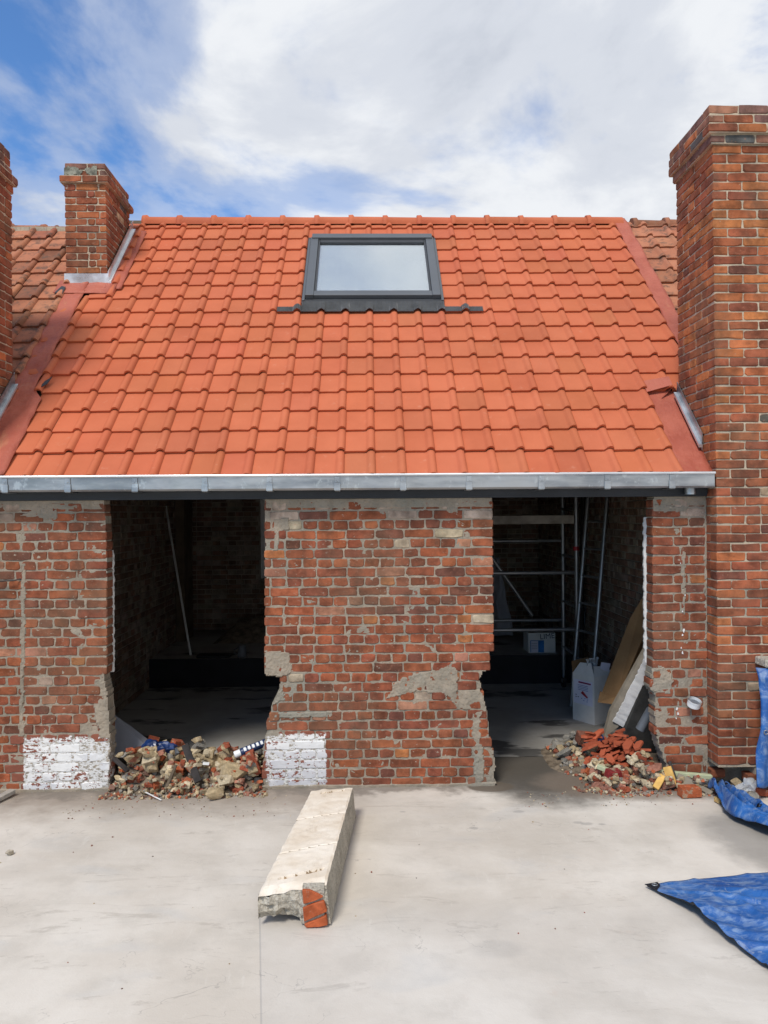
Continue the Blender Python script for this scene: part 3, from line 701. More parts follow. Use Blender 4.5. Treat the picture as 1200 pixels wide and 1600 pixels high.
def place_tiles(cells, variants_, matv, parent, limit, name, jit, tints, rng):
    out = []
    for (x, y) in cells:
        p = RP(x, y, 0)
        f = (p-CAM).dot(FWD); d = (p-CAM).length; px = 600+FPX*(p-CAM).dot(RGT)/f; py = 800-FPX*(p-CAM).dot(UP)/f
        out.append((-1/d if (-60 < px < 1230 and py > 0) else 0, x, y))
    out.sort(); rest = MB(); cnt = 0
    for s_, x, y in out:
        me, vs, fs = rng.choice(variants_)
        if y < -.1: y -= .025
        M = Matrix.Translation(RP(x+rng.uniform(-1, 1)*jit, y+rng.uniform(-1, 1)*jit*.8, rng.uniform(0, 1)*jit)) @ RT @ Euler((rng.uniform(-1, 1)*jit*.8, rng.uniform(-1, 1)*jit*.8, rng.uniform(-1, 1)*jit*2)).to_matrix().to_4x4()
        t = pick(rng, tints)
        if y > 2.5: M = M @ Matrix.Diagonal((1, .5, 1, 1))
        if s_ < 0 and cnt < limit:
            cnt += 1; o = bpy.data.objects.new(name, me); COL.objects.link(o); o.parent = parent; o.matrix_local = M; o.color = (*t, 1)
        else: rest.add(vs, fs, 0, True, M, t)
    if rest.v:
        o = rest.build('further_tiles', matv, parent); o['kind'] = 'stuff'
def slope(name, x0, x1, ya, yb, parent, mat=TIMBER, h=-.012, t=.06):
    mb = MB(); mb.rbox((x0, ya, h-t), (x1, yb, h)); return mb.build(name, mat, parent)
roof = slope('roof', -2.73, 2.76, -.13, 2.735, HOUSE)
cells = []
for r_ in range(17):
    y = ROW0+ROWY*r_
    for k in range(-12, 13):
        if k == -12 and (y < .50 or 1.55 < y): continue
        if 9 <= r_ <= 14 and -2 <= k <= 3: continue
        if k >= 11 and y < .54: continue
        xr_ = RIBR+PT*k
        if k == -11 and 10 <= r_ and y < 2.5 and False: continue
        cells.append((xr_-PT, y))
NEWTINT = [(6, (1, 1, 1)), (3, (.95, .94, .93)), (1, (1.04, 1.06, 1.07)), (.4, (.88, .86, .85))]
place_tiles(cells, NEWT, TILE_V, roof, 300, 'roof_tile', .0036, NEWTINT, rng)
OLDTINT = [(5, (1, 1, 1)), (3, (.8, .78, .76)), (2, (1.15, 1.12, 1.1)), (1, (.55, .58, .58))]
roofl = slope('roof', -5.5, -2.732, -.13, 2.60, NEIGHL, TIMBER, -.016); roofr = slope('roof', 2.762, 5.2, -.13, 2.70, NEIGHR, TIMBER, -.016)
place_tiles([(-2.735-PT*k+.0, .05+ROWY*r_) for r_ in range(15) for k in range(1, 8)], OLDT, OLDTILE_V, roofl, 300, 'roof_tile', .006, OLDTINT, rng)
place_tiles([(2.712+PT*k, .05+ROWY*r_+.03) for r_ in range(16) for k in range(0, 6)], OLDT, OLDTILE_V, roofr, 300, 'roof_tile', .006, OLDTINT, rng)
def ridge_mesh(rng, L, r0, mat, rough=0.):
    vs = []; fs = []; n = 9
    st = [(0, 1.20), (.045, 1.24), (.060, 1.0), (L+.03, .95)]
    for (x, k) in st:
        for i in range(n):
            a = math.pi*(-.08+1.16*i/(n-1)); vs.append((x+rng.uniform(-1, 1)*rough, math.cos(a)*r0*k*1.05, math.sin(a)*r0*k))
    for s_ in range(len(st)-1):
        for i in range(n-1): fs.append((s_*n+i, s_*n+i+1, (s_+1)*n+i+1, (s_+1)*n+i))
    fs.append(tuple(range(n-1, -1, -1)))
    me = bpy.data.meshes.new('ridge_tile'); me.from_pydata(vs, [], fs)
    for i, p in enumerate(me.polygons): p.use_smooth = i < len(fs)-1
    bm = bmesh.new(); bm.from_mesh(me); bmesh.ops.recalc_face_normals(bm, faces=bm.faces); bm.to_mesh(me); bm.free()
    me.materials.append(mat); return me
RY, RZ = 2.665, 4.952
rm = ridge_mesh(rng, .356, .078, TILE)
x = PY(228, 347, RY).x-.02
while x < 2.45:
    o = link('ridge_tile', rm, None, roof, (x, RY, RZ+rng.uniform(-.003, .003)), (rng.uniform(-.02, .02), rng.uniform(-.006, .006), rng.uniform(-.006, .006))); o.color = (*pick(rng, NEWTINT), 1); x += .356
om = [ridge_mesh(rng, .34, .085, OLDTILE, .004) for _ in range(3)]
for par, xa, xb, z in ((roofl, -5.4, -2.75, RZ-.12), (roofr, 2.78, 5.0, RZ-.03)):
    x = xa
    while x < xb:
        o = link('ridge_tile', rng.choice(om), None, par, (x, 2.62 if par is roofl else RY, z+rng.uniform(-.008, .008)), (rng.uniform(-.05, .05), rng.uniform(-.015, .015), rng.uniform(-.015, .015))); o.color = (*pick(rng, [(2, (.8, .8, .8)), (2, (.62, .62, .6))]), 1); x += .34
# mortar bed under the ridges
for par, xa, xb, y, z, m_ in ((roofl, -5.4, -2.74, 2.55, RZ-.13, MORTAR2), (roofr, 2.80, 5.0, 2.68, RZ-.05, MORTAR2)):
    mb = MB(); n = 60
    for i in range(n):
        a = xa+(xb-xa)*i/n; b = xa+(xb-xa)*(i+1)/n; q = .012*nz(i*.7, xa, 1)
        mb.box((a, y-.045+q, z-.08), (b, y+.12, z+.05+q+.0003*(i % 3)))
    mb.build('mortar_bed', m_, par)
# red flashing strips dressed over tiles and gutters
def strip(pts_l, pts_r, name, parent, mat, sub=8, amp=.006, h=.0, seed=0, thick=.006):
    mb = MB(); n = len(pts_l); vs = []; cols = 7
    for i in range(n):
        for j in range(cols):
            t = j/(cols-1); p = Vector(pts_l[i]).lerp(Vector(pts_r[i]), t); a = amp*(nz(p.x, p.y, seed, 9)+.6*nz(p.x, p.y, seed+3, 22))
            vs.append(p+Vector((0, -S2, S2))*(a+h))
    fs = [(i*cols+j, i*cols+j+1, (i+1)*cols+j+1, (i+1)*cols+j) for i in range(n-1) for j in range(cols-1)]
    mb.add(vs, fs, 0, True); o = mb.build(name, mat, parent)
    s_ = o.modifiers.new('thickness', 'SOLIDIFY'); s_.thickness = thick; s_.offset = 1
    return o
def roofline(x, ya, yb, h, n=60, wob=0, seed=0): return [RP(x+wob*nz(i*.22, seed, 2), ya+(yb-ya)*i/n, h) for i in range(n+1)]
strip([RP((-2.76 if True else 0)+.012*nz(i*.22, 1, 2), -.12+2.80*i/60, .022) for i in range(61)], [RP(-2.475-.085*sm(.50, .56, -.12+2.80*i/60)+.014*nz(i*.22, 2, 2), -.12+2.80*i/60, .034) for i in range(61)], 'flashing', roof, FLASH, amp=.018, seed=1)
strip(roofline(2.588, .50, 2.70, .030, wob=.012, seed=3), roofline(2.725, .50, 2.70, .040, wob=.016, seed=4), 'flashing', roof, FLASH, amp=.016, seed=5)
strip(roofline(2.150, -.12, .62, .006, wob=.004, seed=6), roofline(2.392, -.12, .62, -.002, seed=4), 'flashing', roof, FLASH, amp=.004, seed=8)
strip(roofline(CX0-.06, 1.60, 1.76, .036, n=10, seed=6), roofline(CX1+.10, 1.60, 1.76, .034, n=10, seed=4), 'flashing', roof, FLASH, amp=.010, seed=9)
strip(roofline(CX1-.01, 1.66, 2.48, .034, n=24, seed=6), roofline(CX1+.15, 1.66, 2.48, .030, n=24, seed=4), 'flashing', roof, FLASH, amp=.010, seed=10)
# bent tile scrap and folded flashing corner beside the tall stack
mb = MB(); mb.prism([RP(2.15, .52, .035), RP(2.36, .56, .06), RP(2.36, .64, .06), RP(2.15, .62, .035)], Vector((0, -S2, S2))*.006); mb.prism([RP(2.26, .49, .02), RP(2.385, .56, .07), RP(2.385, .58, .02)], (.0, .008, .0)); mb.build('folded_flashing', FLASH, roof)
# zinc upstands against the stacks
def upstand(x, ya, yb, side, parent, hh=.15, mz=ZINC):
    mb = MB(); n = 14; o = .012*side
    for i in range(n):
        y0_, y1_ = ya+(yb-ya)*i/n, ya+(yb-ya)*(i+1)/n
        q = [(x+o*.4, y0_, y0_+ROOFK+.03), (x+o*.4, y1_, y1_+ROOFK+.03), (x+o*.3, y1_, y1_+ROOFK+.03+hh), (x+o*.3, y0_, y0_+ROOFK+.03+hh)]
        mb.prism(q, (o*.5, 0, 0), 0)
    mb.prism([(x+o*.4, ya, ya+ROOFK+.050), (x+o*.4, yb, yb+ROOFK+.050), (x+o*.4, yb, yb+ROOFK+.072), (x+o*.4, ya, ya+ROOFK+.072)], (o*2.4, -.002, 0), 1)
    return mb.build('zinc_upstand', [mz, ZINC_B], parent)
upstand(SX0-.004, .03, SY1, -1, roof, .12); upstand(LX+.004, .03, .57, 1, roof, .13); upstand(CX1+.006, CY0-.02, 2.46, 1, roof, .13, ZINC_B)
mb = MB(); mb.box((CX0-.012, CY0-.016, CY0+ROOFK+.015), (CX1+.012, CY0-.006, CY0+ROOFK+.125)); mb.build('zinc_upstand', ZINC_B, roof)
mb = MB(); mb.prism([RP(-2.53, .56, .045), RP(-2.47, .60, .055), RP(-2.455, .66, .06), RP(-2.50, .63, .05)], Vector((0, -S2, S2))*.004); mb.build('torn_lead_scrap', ANTHRA, roof)
mb = MB(); mb.prism([RP(-2.82, 1.60, .04), RP(-2.74, 1.58, .045), RP(-2.74, 1.66, .05), RP(-2.78, 1.67, .05)], Vector((0, -S2, S2))*.005); mb.build('torn_lead_scrap', ANTHRA, roof)
# rear slope, gables, ceiling: keep the room dark
mb = MB(); mb.add([(-2.73, 2.74, 4.99), (2.80, 2.74, 4.99), (2.80, 5.5, 2.2), (-2.73, 5.5, 2.2)], [(0, 1, 2, 3)]); mb.build('rear_slope', OLDTILE_V, HOUSE)
mb = MB(); mb.prism([(-2.725, -.02, 2.25), (-2.725, 5.4, 2.25), (-2.725, 2.74, 4.93)], (.1, 0, 0)); mb.prism([(2.69, -.02, 2.25), (2.69, 5.4, 2.25), (2.69, 2.74, 4.93)], (.1, 0, 0)); mb.build('gable', ROOMMORTAR, HOUSE)

# skylight
SKL = MB(); SKL.rbox((-.592, 1.475, .0), (.684, 2.385, .034))
sk_ = SKL.build('skylight', FRAME_D, roof)
fr_ = MB()
A0, A1, B0, B1 = -.560, .655, 1.525, 2.365
fr_.rbox((A0, B0, .034), (A0+.074, B1-.035, .078)); fr_.rbox((A1-.074, B0, .034), (A1, B1-.035, .078))
fr_.rbox((A0+.0745, B0+.004, .034), (A1-.0745, B0+.058, .072))
fr_.rbox((A0+.01, B1-.06, .034), (A1-.01, B1, .090))
fr_.rbox((A0-.028, B0-.03, .034), (A0-.004, B1-.03, .05)); fr_.rbox((A1+.004, B0-.03, .034), (A1+.028, B1-.03, .05))
me_ = bevel(fr_.mesh('frame'), .004, 2); link('frame', me_, FRAME, sk_)
sa = MB(); i0, i1, j0, j1 = A0+.0755, A1-.0755, B0+.0585, B1-.0605
sa.rbox((i0, j0, .034), (i0+.018, j1, .066)); sa.rbox((i1-.018, j0, .034), (i1, j1, .066)); sa.rbox((i0+.0185, j0, .034), (i1-.0185, j0+.014, .064)); sa.rbox((i0+.0185, j1-.04, .034), (i1-.0185, j1, .068))
link('sash', bevel(sa.mesh('sash'), .003, 1), FRAME_D, sk_)
mb = MB(); mb.rbox((i0+.01, j0+.008, .046), (i1-.01, j1-.03, .050)); mb.build('pane', GLASS, sk_)
mb = MB(); mb.rbox((i0+.01, j0+.008, .0345), (i1-.01, j1-.03, .036)); mb.build('blind', BLIND, sk_)
# pleated apron following the rolls
ap = MB(); nx = 300; rows = [(1.478, .040), (1.45, .038), (1.415, .0), (1.375, .0)]
xa0, xa1 = -.80, 1.02; vs = []
for i in range(nx+1):
    x = xa0+(xa1-xa0)*i/nx; u = (x-(RIBR-PT)) % PT
    hh = .0255+(.034*max(0, 1-abs(u-.182)/.038)**.6 if abs(u-.182) < .038 else 0)
    pl = .0035*(1 if i % 2 else -1)
    inn = -.585 < x < .68
    for (yy, h_) in rows:
        t = (1.478-yy)/(1.478-1.375); xx = x
        yb = yy if inn else 1.43-(1.43-1.375)*t
        vs.append(RP(xx, yb, (h_ if (h_ and inn) else 0)*(1-t)+hh*(t if inn else 1)+pl+.012))
fs = [(i*4+j, (i+1)*4+j, (i+1)*4+j+1, i*4+j+1) for i in range(nx) for j in range(3)]
ap.add(vs, fs, 0, False); o = ap.build('apron', APRON, sk_); s_ = o.modifiers.new('thickness', 'SOLIDIFY'); s_.thickness = .004

# gutter and fascia
GX0, GX1 = -2.728, 2.372; GY0, GY1 = -.168, -.03; GZ0, GZ1 = 2.088, 2.186
g = MB(); t = .003
prof = [(GY1, GZ1+.02), (GY1, GZ0), (GY0+.012, GZ0), (GY0, GZ0+.012), (GY0-.004, GZ1), (GY0-.001, GZ1), (GY0+.003, GZ0+.013), (GY0+.013, GZ0+.003), (GY1-.003, GZ0+.003), (GY1-.003, GZ1+.02)]
nseg = 40
for i in range(nseg):
    a = GX0+(GX1-GX0)*i/nseg; b = GX0+(GX1-GX0)*(i+1)/nseg
    w1 = [.0016*nz(a, k, 3, 3) for k in (0, 1)]; w2 = [.0016*nz(b, k, 3, 3) for k in (0, 1)]
    n = len(prof); va = [(a, y+w1[0], z) for y, z in prof]; vb = [(b, y+w2[0], z) for y, z in prof]
    g.add(va+vb, [(k, (k+1) % n, n+(k+1) % n, n+k) for k in range(n)])
g.box((GX1, GY0+.001, GZ0+.004), (GX1+.003, GY1, GZ1)); g.box((GX0-.003, GY0+.001, GZ0+.004), (GX0, GY1, GZ1))
gut = g.build('gutter', ZINC, HOUSE)
mb = MB(); mb.tube([(GX0, GY0-.006, GZ1+.003), (GX1+.004, GY0-.006, GZ1+.003)], .0095, 12); mb.build('rolled_bead', ZINC_B, gut)
bk = None
for px in (8, 106, 211, 320, 421, 527, 630, 733, 846, 949, 1050):
    x = PY(px, 755, GY0).x
    if bk is None:
        mb = MB(); mb.box((-.022, GY0-.010, GZ0-.004), (.022, GY0-.0045, GZ0+.050)); mb.box((-.018, GY0-.0095, GZ0+.0505), (.018, GY0-.0050, GZ1-.008)); mb.box((-.018, GY0-.008, GZ0-.008), (.018, GY1-.006, GZ0-.0042)); mb.box((-.006, GY0-.013, GZ1-.040), (.006, GY0-.0096, GZ1-.028))
        bk = mb.mesh('gutter_bracket'); bk.materials.append(ZINC); bevel(bk, .0015, 1)
    link('gutter_bracket', bk, None, gut, (x, 0, 0))
dp = PY(1078, 770, -.08); mb = MB(); mb.tube([(dp.x, -.08, GZ0+.01), (dp.x, -.08, GZ0-.045)], .036, 16); mb.build('outlet_spout', ZINC, gut)
mb = MB(); mb.box((-3.3, -.024, WT+.002), (FACE_R-.004, TH, 2.19)); mb.box((-3.3, -.034, 2.05), (FACE_R-.004, -.0245, 2.18)); mb.build('fascia', ANTHRA, HOUSE)

# ---------------------------------------------------------------- room
def room_wall(name, axis, c, a, b, z0, z1, face, thick, seed, hole=None):
    """inner wall: mortar body plus one joined mesh of bricks, in the dark behind the openings"""
    rng = random.Random(seed); core = MB(); bs = MB()
    e = .008
    if axis == 'x':   # plane x=c, facing +x if face>0
        core.box((min(c-face*e, c-face*thick), a, z0), (max(c-face*e, c-face*thick), b, z1))
    else:
        if hole is None: core.box((a, min(c-face*e, c-face*thick), z0), (b, max(c-face*e, c-face*thick), z1))
        else:
            h0, h1, hz0, hz1 = hole; ylo, yhi = min(c-face*e, c-face*thick), max(c-face*e, c-face*thick)
            core.box((a, ylo, z0), (h0, yhi, z1)); core.box((h1, ylo, z0), (b, yhi, z1)); core.box((h0, ylo, z0), (h1, yhi, hz0)); core.box((h0, ylo, hz1), (h1, yhi, z1))
    i = 0; z = z0+.01
    while z < z1-.05:
        p = a+(0 if i % 2 else .1)
        while p < b-.03:
            w_ = min(.2 if i % 2 else .1, b-p)*rng.uniform(.95, 1.0); q = rng.uniform(-.003, .004)
            if hole and p+w_ > hole[0] and p < hole[1] and z+.055 > hole[2] and z < hole[3]: p += w_+.011; continue
            col = pick(rng, PAL_ROOM)
            if axis == 'x': bs.box((min(c+face*q, c-face*.05), p, z), (max(c+face*q, c-face*.05), p+w_, z+.055), 0, None, col)
            else: bs.box((p, min(c+face*q, c-face*.05), z), (p+w_, max(c+face*q, c-face*.05), z+.055), 0, None, col)
            p += w_+.011
        z += PITCH; i += 1
    o = core.build(name, ROOMMORTAR, HOUSE)
    b_ = bs.build('further_bricks', ROOMBRICK, o); b_['kind'] = 'stuff'
    return o
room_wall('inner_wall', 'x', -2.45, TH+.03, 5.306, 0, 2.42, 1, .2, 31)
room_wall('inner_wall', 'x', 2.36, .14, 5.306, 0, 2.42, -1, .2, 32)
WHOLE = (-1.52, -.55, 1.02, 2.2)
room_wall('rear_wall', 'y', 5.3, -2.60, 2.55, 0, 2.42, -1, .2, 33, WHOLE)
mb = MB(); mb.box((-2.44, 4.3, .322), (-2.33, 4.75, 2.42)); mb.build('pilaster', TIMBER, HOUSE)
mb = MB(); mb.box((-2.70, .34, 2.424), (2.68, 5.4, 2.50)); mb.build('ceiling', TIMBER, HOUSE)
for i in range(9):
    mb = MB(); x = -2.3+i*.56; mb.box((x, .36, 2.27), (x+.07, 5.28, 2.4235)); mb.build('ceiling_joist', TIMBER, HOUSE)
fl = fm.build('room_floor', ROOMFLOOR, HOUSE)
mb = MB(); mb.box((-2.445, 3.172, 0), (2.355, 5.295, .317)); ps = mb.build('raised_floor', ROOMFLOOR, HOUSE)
mb = MB(); mb.box((-2.448, 3.150, .006), (2.358, 3.1715, .319)); mb.build('step_membrane', BLACKMEM, HOUSE)
wf = MB(); a, b, c, d = WHOLE; y0_, y1_ = 5.36, 5.42
wf.box((a, y0_, c), (a+.06, y1_, d)); wf.box((b-.06, y0_, c), (b, y1_, d)); wf.box((a+.0605, y0_, c), (b-.0605, y1_, c+.06)); wf.box((a+.0605, y0_, d-.06), (b-.0605, y1_, d)); wf.box(((a+b)/2-.03, y0_+.003, c+.061), ((a+b)/2+.03, y1_-.003, d-.061))
win = wf.build('window', WHITEP, HOUSE)
mb = MB(); mb.box((a+.05, 5.386, c+.05), (b-.05, 5.390, d-.05)); mb.build('pane', GLASS, win)
# wall seen through the rear window
YW = empty('yard_wall', (-.8, 7.2, 0), 'brick yard wall seen through the rear window', 'wall')
mb = MB(); mb.box((-3, 7.209, 0), (1.4, 7.4, 3)); yw = mb.build('wall', MORTAR, YW)
mb = MB(); rng = random.Random(3)
for i in range(44):
    p = -3+(.1 if i % 2 else 0)
    while p < 1.3:
        mb.box((p, 7.2+rng.uniform(-.003, .003), .01+i*.067), (p+.2, 7.25, .065+i*.067), 0, None, pick(rng, PAL_WALL)); p += .211
o = mb.build('further_bricks', BRICK_V, yw); o['kind'] = 'stuff'
# things in the left half of the room
a, b = PZ(299, 1030, .32), None
pole = MB(); P0 = Vector((-1.98, 3.28, .327)); P1 = Vector((-2.42, 3.75, 2.2)); 
P0 = PY(298, 1026, 3.35); P0.z = .329; P1 = PY(258, 785, 3.95)
pole.tube([P0, P1], .013, 8); tag(pole.build('pole', GALV), 'thin pale metal pole leaning against the wall in the left room', 'pole')
wp = MB(); W0 = PY(262, 1020, 4.0); W1 = PY(252, 770, 4.0); W0.z = .33; wp.tube([W0, W1], .022, 6); tag(wp.build('pole', DARKW), 'dark timber pole standing behind the thin metal pole', 'pole')
jug = PZ(375, 1030, .32)
jg = MB(); st = [(0, .045), (.01, .05), (.10, .048), (.13, .042), (.135, .046)]; jg.tube([(jug.x, jug.y+.14, .3175+z) for z, r_ in st], .05, 14, taper=[r_ for z, r_ in st])
jo = empty('paint_pot', (jug.x, jug.y+.14, .3175), 'small grey pot with a handle on the raised floor', 'pot'); jg.build('body', GREYP, jo)
h_ = MB(); h_.tube([(jug.x-.048, jug.y+.14, .42), (jug.x-.09, jug.y+.14, .40), (jug.x-.085, jug.y+.14, .36), (jug.x-.046, jug.y+.14, .345)], .008, 6); h_.build('handle', GREYP, jo)
tr = MB(); q = PZ(330, 1029, .32); tr.box((q.x-.18, q.y+.04, .3175), (q.x+.20, q.y+.22, .345)); tag(link('tool_tray', bevel(tr.mesh('tool_tray'), .012), BLACKMEM), 'flat black tray lying at the edge of the raised floor', 'tray')
dm = MB(); rng = random.Random(8); vs = []; n = 26
for i in range(n+1):
    for j in range(n+1):
        x = -1.95+1.3*i/n; y = 4.15+1.0*j/n; h = max(0, 1-((i/n-.5)/.5)**2)*max(0, 1-((j/n-.55)/.55)**2); vs.append((x, y, .318+.26*h**.8*(1+.5*nz(x, y, 0, 5))+.02*nz(x, y, 3, 14)*(h > .02)))
dm.add(vs, [(i*(n+1)+j, (i+1)*(n+1)+j, (i+1)*(n+1)+j+1, i*(n+1)+j+1) for i in range(n) for j in range(n)]); tag(dm.build('debris_heap', DIRT), 'dark debris heap under the rear window of the left room', 'debris heap')

# ---------------------------------------------------------------- things in the right half of the room
SCF = empty('scaffold_tower', (1.6, 2.8, 0), 'aluminium scaffold tower on castors behind the doorway', 'scaffold')
yn, yf = 2.42, 2.95
xn = PY(901, 900, yn).x; xf_ = PY(880, 900, yf).x
def stub(name, pts, r, mat=ALU, par=SCF, n=10): m = MB(); m.tube(pts, r, n); return m.build(name, mat, par)
zb = .20
for (x, y) in ((xn, yn), (xf_, yf), (xn-1.75, yn), (xf_-1.75, yf)):
    stub('post', [(x, y, zb), (x, y, 2.2)], .024)
    cw = MB(); cw.tube([(x, y, .07), (x, y, zb+.03)], .017, 8); cw.box((x-.02, y-.03, .06), (x+.02, y+.03, .10)); ca = cw.build('castor', ALU, SCF)
    w_ = MB(); w_.tube([(x-.018, y+.02, .066), (x+.018, y+.02, .066)], .062, 16); w_.build('wheel', DARKW, ca)
for py, yy, xx, r_ in ((895, yn, xn, .021), (984, yn, xn, .021), (845, yf, xf_, .018), (969, yf, xf_, .019)):
    z = PY(840, py, yy).z; stub('rail', [(xx-.02, yy, z), (xx-1.75, yy, z)], r_)
z = PY(840, 812, yn).z; m = MB(); m.box((xn-1.80, yn-.03, z-.042), (xn-.03, yf+.02, z+.042)); m.build('platform', WOOD, SCF)
stub('brace', [PY(768, 870, yf+.03), PY(832, 962, yf+.03)], .021)
stub('brace', [PY(768, 870, yf+.03)+Vector((-.55, 0, .79)), PY(768, 870, yf+.03)-Vector((.01, 0, -.01))], .019)
for z in (.45, .95, 1.45, 1.95): stub('rung', [(xn, yn, z), (xf_, yf, z)], .016)
cl = MB(); p = PY(900, 857, yn); cl.tube([(p.x, p.y, p.z-.02), (p.x, p.y, p.z+.02)], .032, 10); cl.build('red_clamp', REDP, SCF)
LAD = empty('ladder', (2.2, 2.2, 0), 'grey aluminium ladder leaning on the right wall behind the white carton', 'ladder')
s0 = PZ(922, 1118, 0); sA, sB = Vector((s0.x, s0.y, .012)), PY(949, 775, 1.95); 
off = Vector((-.10, .30, 0))
sBb = Vector((min(sB.x, 2.32), sB.y, sB.z))
m = MB(); m.tube([sA, sBb], .021, 6); m.build('stile', ALU, LAD); m = MB(); m.tube([sA+off, sBb+off], .021, 6); m.build('stile', ALU, LAD)
for k in range(7):
    t = .1+.13*k; m = MB(); m.tube([sA.lerp(sBb, t), (sA+off).lerp(sBb+off, t)], .013, 6); m.build('rung', ALU, LAD)
m = MB(); q0 = PZ(903, 1075, 0); m.tube([(q0.x, q0.y, .012), PY(931, 785, q0.y+.05)], .011, 6); tag(m.build('pole', GREYP), 'thin grey pole leaning left of the ladder in the right room', 'pole')
for i, (pxa, pxb) in enumerate(((950, 952), (960, 958))):
    q0 = PZ(pxa, 1075, 0); m = MB(); a_ = Vector((min(2.30, q0.x), q0.y, .014)); m.tube([a_, (2.325, q0.y-.02+.03*i, 2.2)], .02, 6)
    tag(m.build('pole', DARKW), ('dark pole upright against the right wall, next to the ladder', 'dark pole upright against the right wall, farther from the ladder')[i], 'pole')
# carton with blue panel on the raised floor
cA, cB = PY(826, 1057, 3.32), PY(868, 1057, 3.32)
CT = empty('carton', (cA.x+.15, 3.45, .318), 'white carton with blue stripe panel and handwriting on the raised floor', 'carton')
zt = PY(840, 989, 3.32).z
m = MB(); m.box((cA.x, 3.32, .3178), (cB.x, 3.60, zt)); m.build('body', WHITEBOX, CT)
def facep(u0, v0, u1, v1, mat, name, k=1):
    X0, X1 = cA.x, cB.x; m = MB(); m.box((X0+(X1-X0)*u0, 3.32-.0012*k, .3178+(zt-.3178)*v0), (X0+(X1-X0)*u1, 3.3195-.0008*(k-1), .3178+(zt-.3178)*v1)); m.build(name, mat, CT)
facep(.07, .02, .58, .63, BLUEP, 'blue_panel', 1); facep(.10, .02, .36, .60, LAVP, 'label', 2)
for k in range(4): facep(.12, .2+.09*k, .33, .215+.09*k, INK, 'print_line', 3)
def text(body, size, M, mat, parent, name='lettering', ext=.0004):
    cu = bpy.data.curves.new('t', 'FONT'); cu.body = body; cu.size = size; cu.extrude = ext; cu.align_x = 'CENTER'; cu.align_y = 'CENTER'
    to = bpy.data.objects.new('t', cu); COL.objects.link(to); bpy.context.view_layer.update(); me = bpy.data.meshes.new_from_object(to.evaluated_get(bpy.context.evaluated_depsgraph_get())); bpy.data.objects.remove(to)
    me.transform(M); me.materials.clear(); return link(name, me, mat, parent)
text('LIME', .085, Matrix.Translation((cA.x+(cB.x-cA.x)*.70, 3.3185, .3178+(zt-.3178)*.82)) @ Matrix.Rotation(R(90), 4, 'X') @ Matrix.Rotation(R(5), 4, 'Z'), INK, CT)
m = MB(); p = PY(795, 880, 4.2); vs = []; n = 12
for i in range(n+1):
    for j in range(n+1):
        u, v = i/n, j/n; z = .95+.55*(1-v)-.6*v; x = 1.55+.42*(u-.5)*(.45+v*.75)+.05*nz(u*3, v*3); vs.append((x, 4.3+.05*math.sin(u*9+v*2)+.04*nz(u*5, v*4, 2), max(.32, .32+.98*(1-v)+.05*u)))
m.add(vs, [(i*(n+1)+j, (i+1)*(n+1)+j, (i+1)*(n+1)+j+1, i*(n+1)+j+1) for i in range(n) for j in range(n)], 0, True)
o = m.build('dust_sheet', GREYSH); s_ = o.modifiers.new('thickness', 'SOLIDIFY'); s_.thickness = .006; tag(o, 'grey dust sheet hanging in folds behind the scaffold rails', 'cloth')

# tall white carton standing open
BX = PZ(929, 1134, 0); 
TB = empty('tall_carton', (BX.x, BX.y+.15, 0), 'tall open white carton with printed label left of the brown cardboard', 'carton')
ang = R(33); ux = Vector((math.cos(ang), math.sin(ang)*1, 0)); uy = Vector((-math.sin(ang)*1.0, math.cos(ang), 0))
ca_ = Vector((BX.x, BX.y, .004)); WL, WR, HH = .255, .25, .43     # left face runs along uy, right face along ux
def bx(u, v, z): return ca_+ux*u+uy*v+Vector((0, 0, z))
m = MB(); tt = .006
for (u0, v0, u1, v1) in ((0, 0, WR, tt), (0, tt, tt, WL), (WR-tt, tt, WR, WL), (tt, WL-tt, WR-tt, WL)):
    m.prism([bx(u0, v0, 0), bx(u1, v0, 0), bx(u1, v1, 0), bx(u0, v1, 0)], (0, 0, HH))
m.prism([bx(tt, tt, 0), bx(WR-tt, tt, 0), bx(WR-tt, WL-tt, 0), bx(tt, WL-tt, 0)], (0, 0, .01))
m.build('body', WHITEBOX, TB)
def flap(p, name, mat=WHITEBOX, off=(.004, .004, .002)): m = MB(); m.prism(p, off); m.build(name, mat, TB)
flap([bx(0, 0, HH), bx(0, WL, HH), bx(.03, WL*.75, HH+.10), bx(.03, WL*.25, HH+.11)], 'flap')
flap([bx(0, 0, HH), bx(WR, 0, HH), bx(WR*.8, .03, HH+.07), bx(WR*.1, .03, HH+.09)], 'flap')
flap([bx(0, WL, HH), bx(WR, WL, HH), bx(WR, WL+.03, HH+.11), bx(.02, WL+.03, HH+.10)], 'flap', CARD)
m = MB()
def lf(v0, z0, v1, z1, mat, name, k=1): m = MB(); m.prism([bx(-.0005*k, WL*v0, z0), bx(-.0005*k, WL*v1, z0), bx(-.0005*k, WL*v1, z1), bx(-.0005*k, WL*v0, z1)], -ux*.0006); m.build(name, mat, TB)
lf(.08, .16, .95, .38, LAVP, 'label'); lf(.15, .352, .72, .366, PURP, 'label_bar', 3)
for k in range(4): lf(.28, .33-.014*k, .75, .335-.014*k, BLUEINK, 'print_line', 3)
m = MB(); m.prism([bx(-.0018, WL*.62, .262), bx(-.0018, WL*.42, .236), bx(-.0018, WL*.34, .246), bx(-.0018, WL*.52, .285)], -ux*.0006); m.prism([bx(-.0018, WL*.42, .236), bx(-.0018, WL*.32, .222), bx(-.0018, WL*.28, .238), bx(-.0018, WL*.36, .248)], -ux*.0006); m.build('red_emblem', REDP, TB)
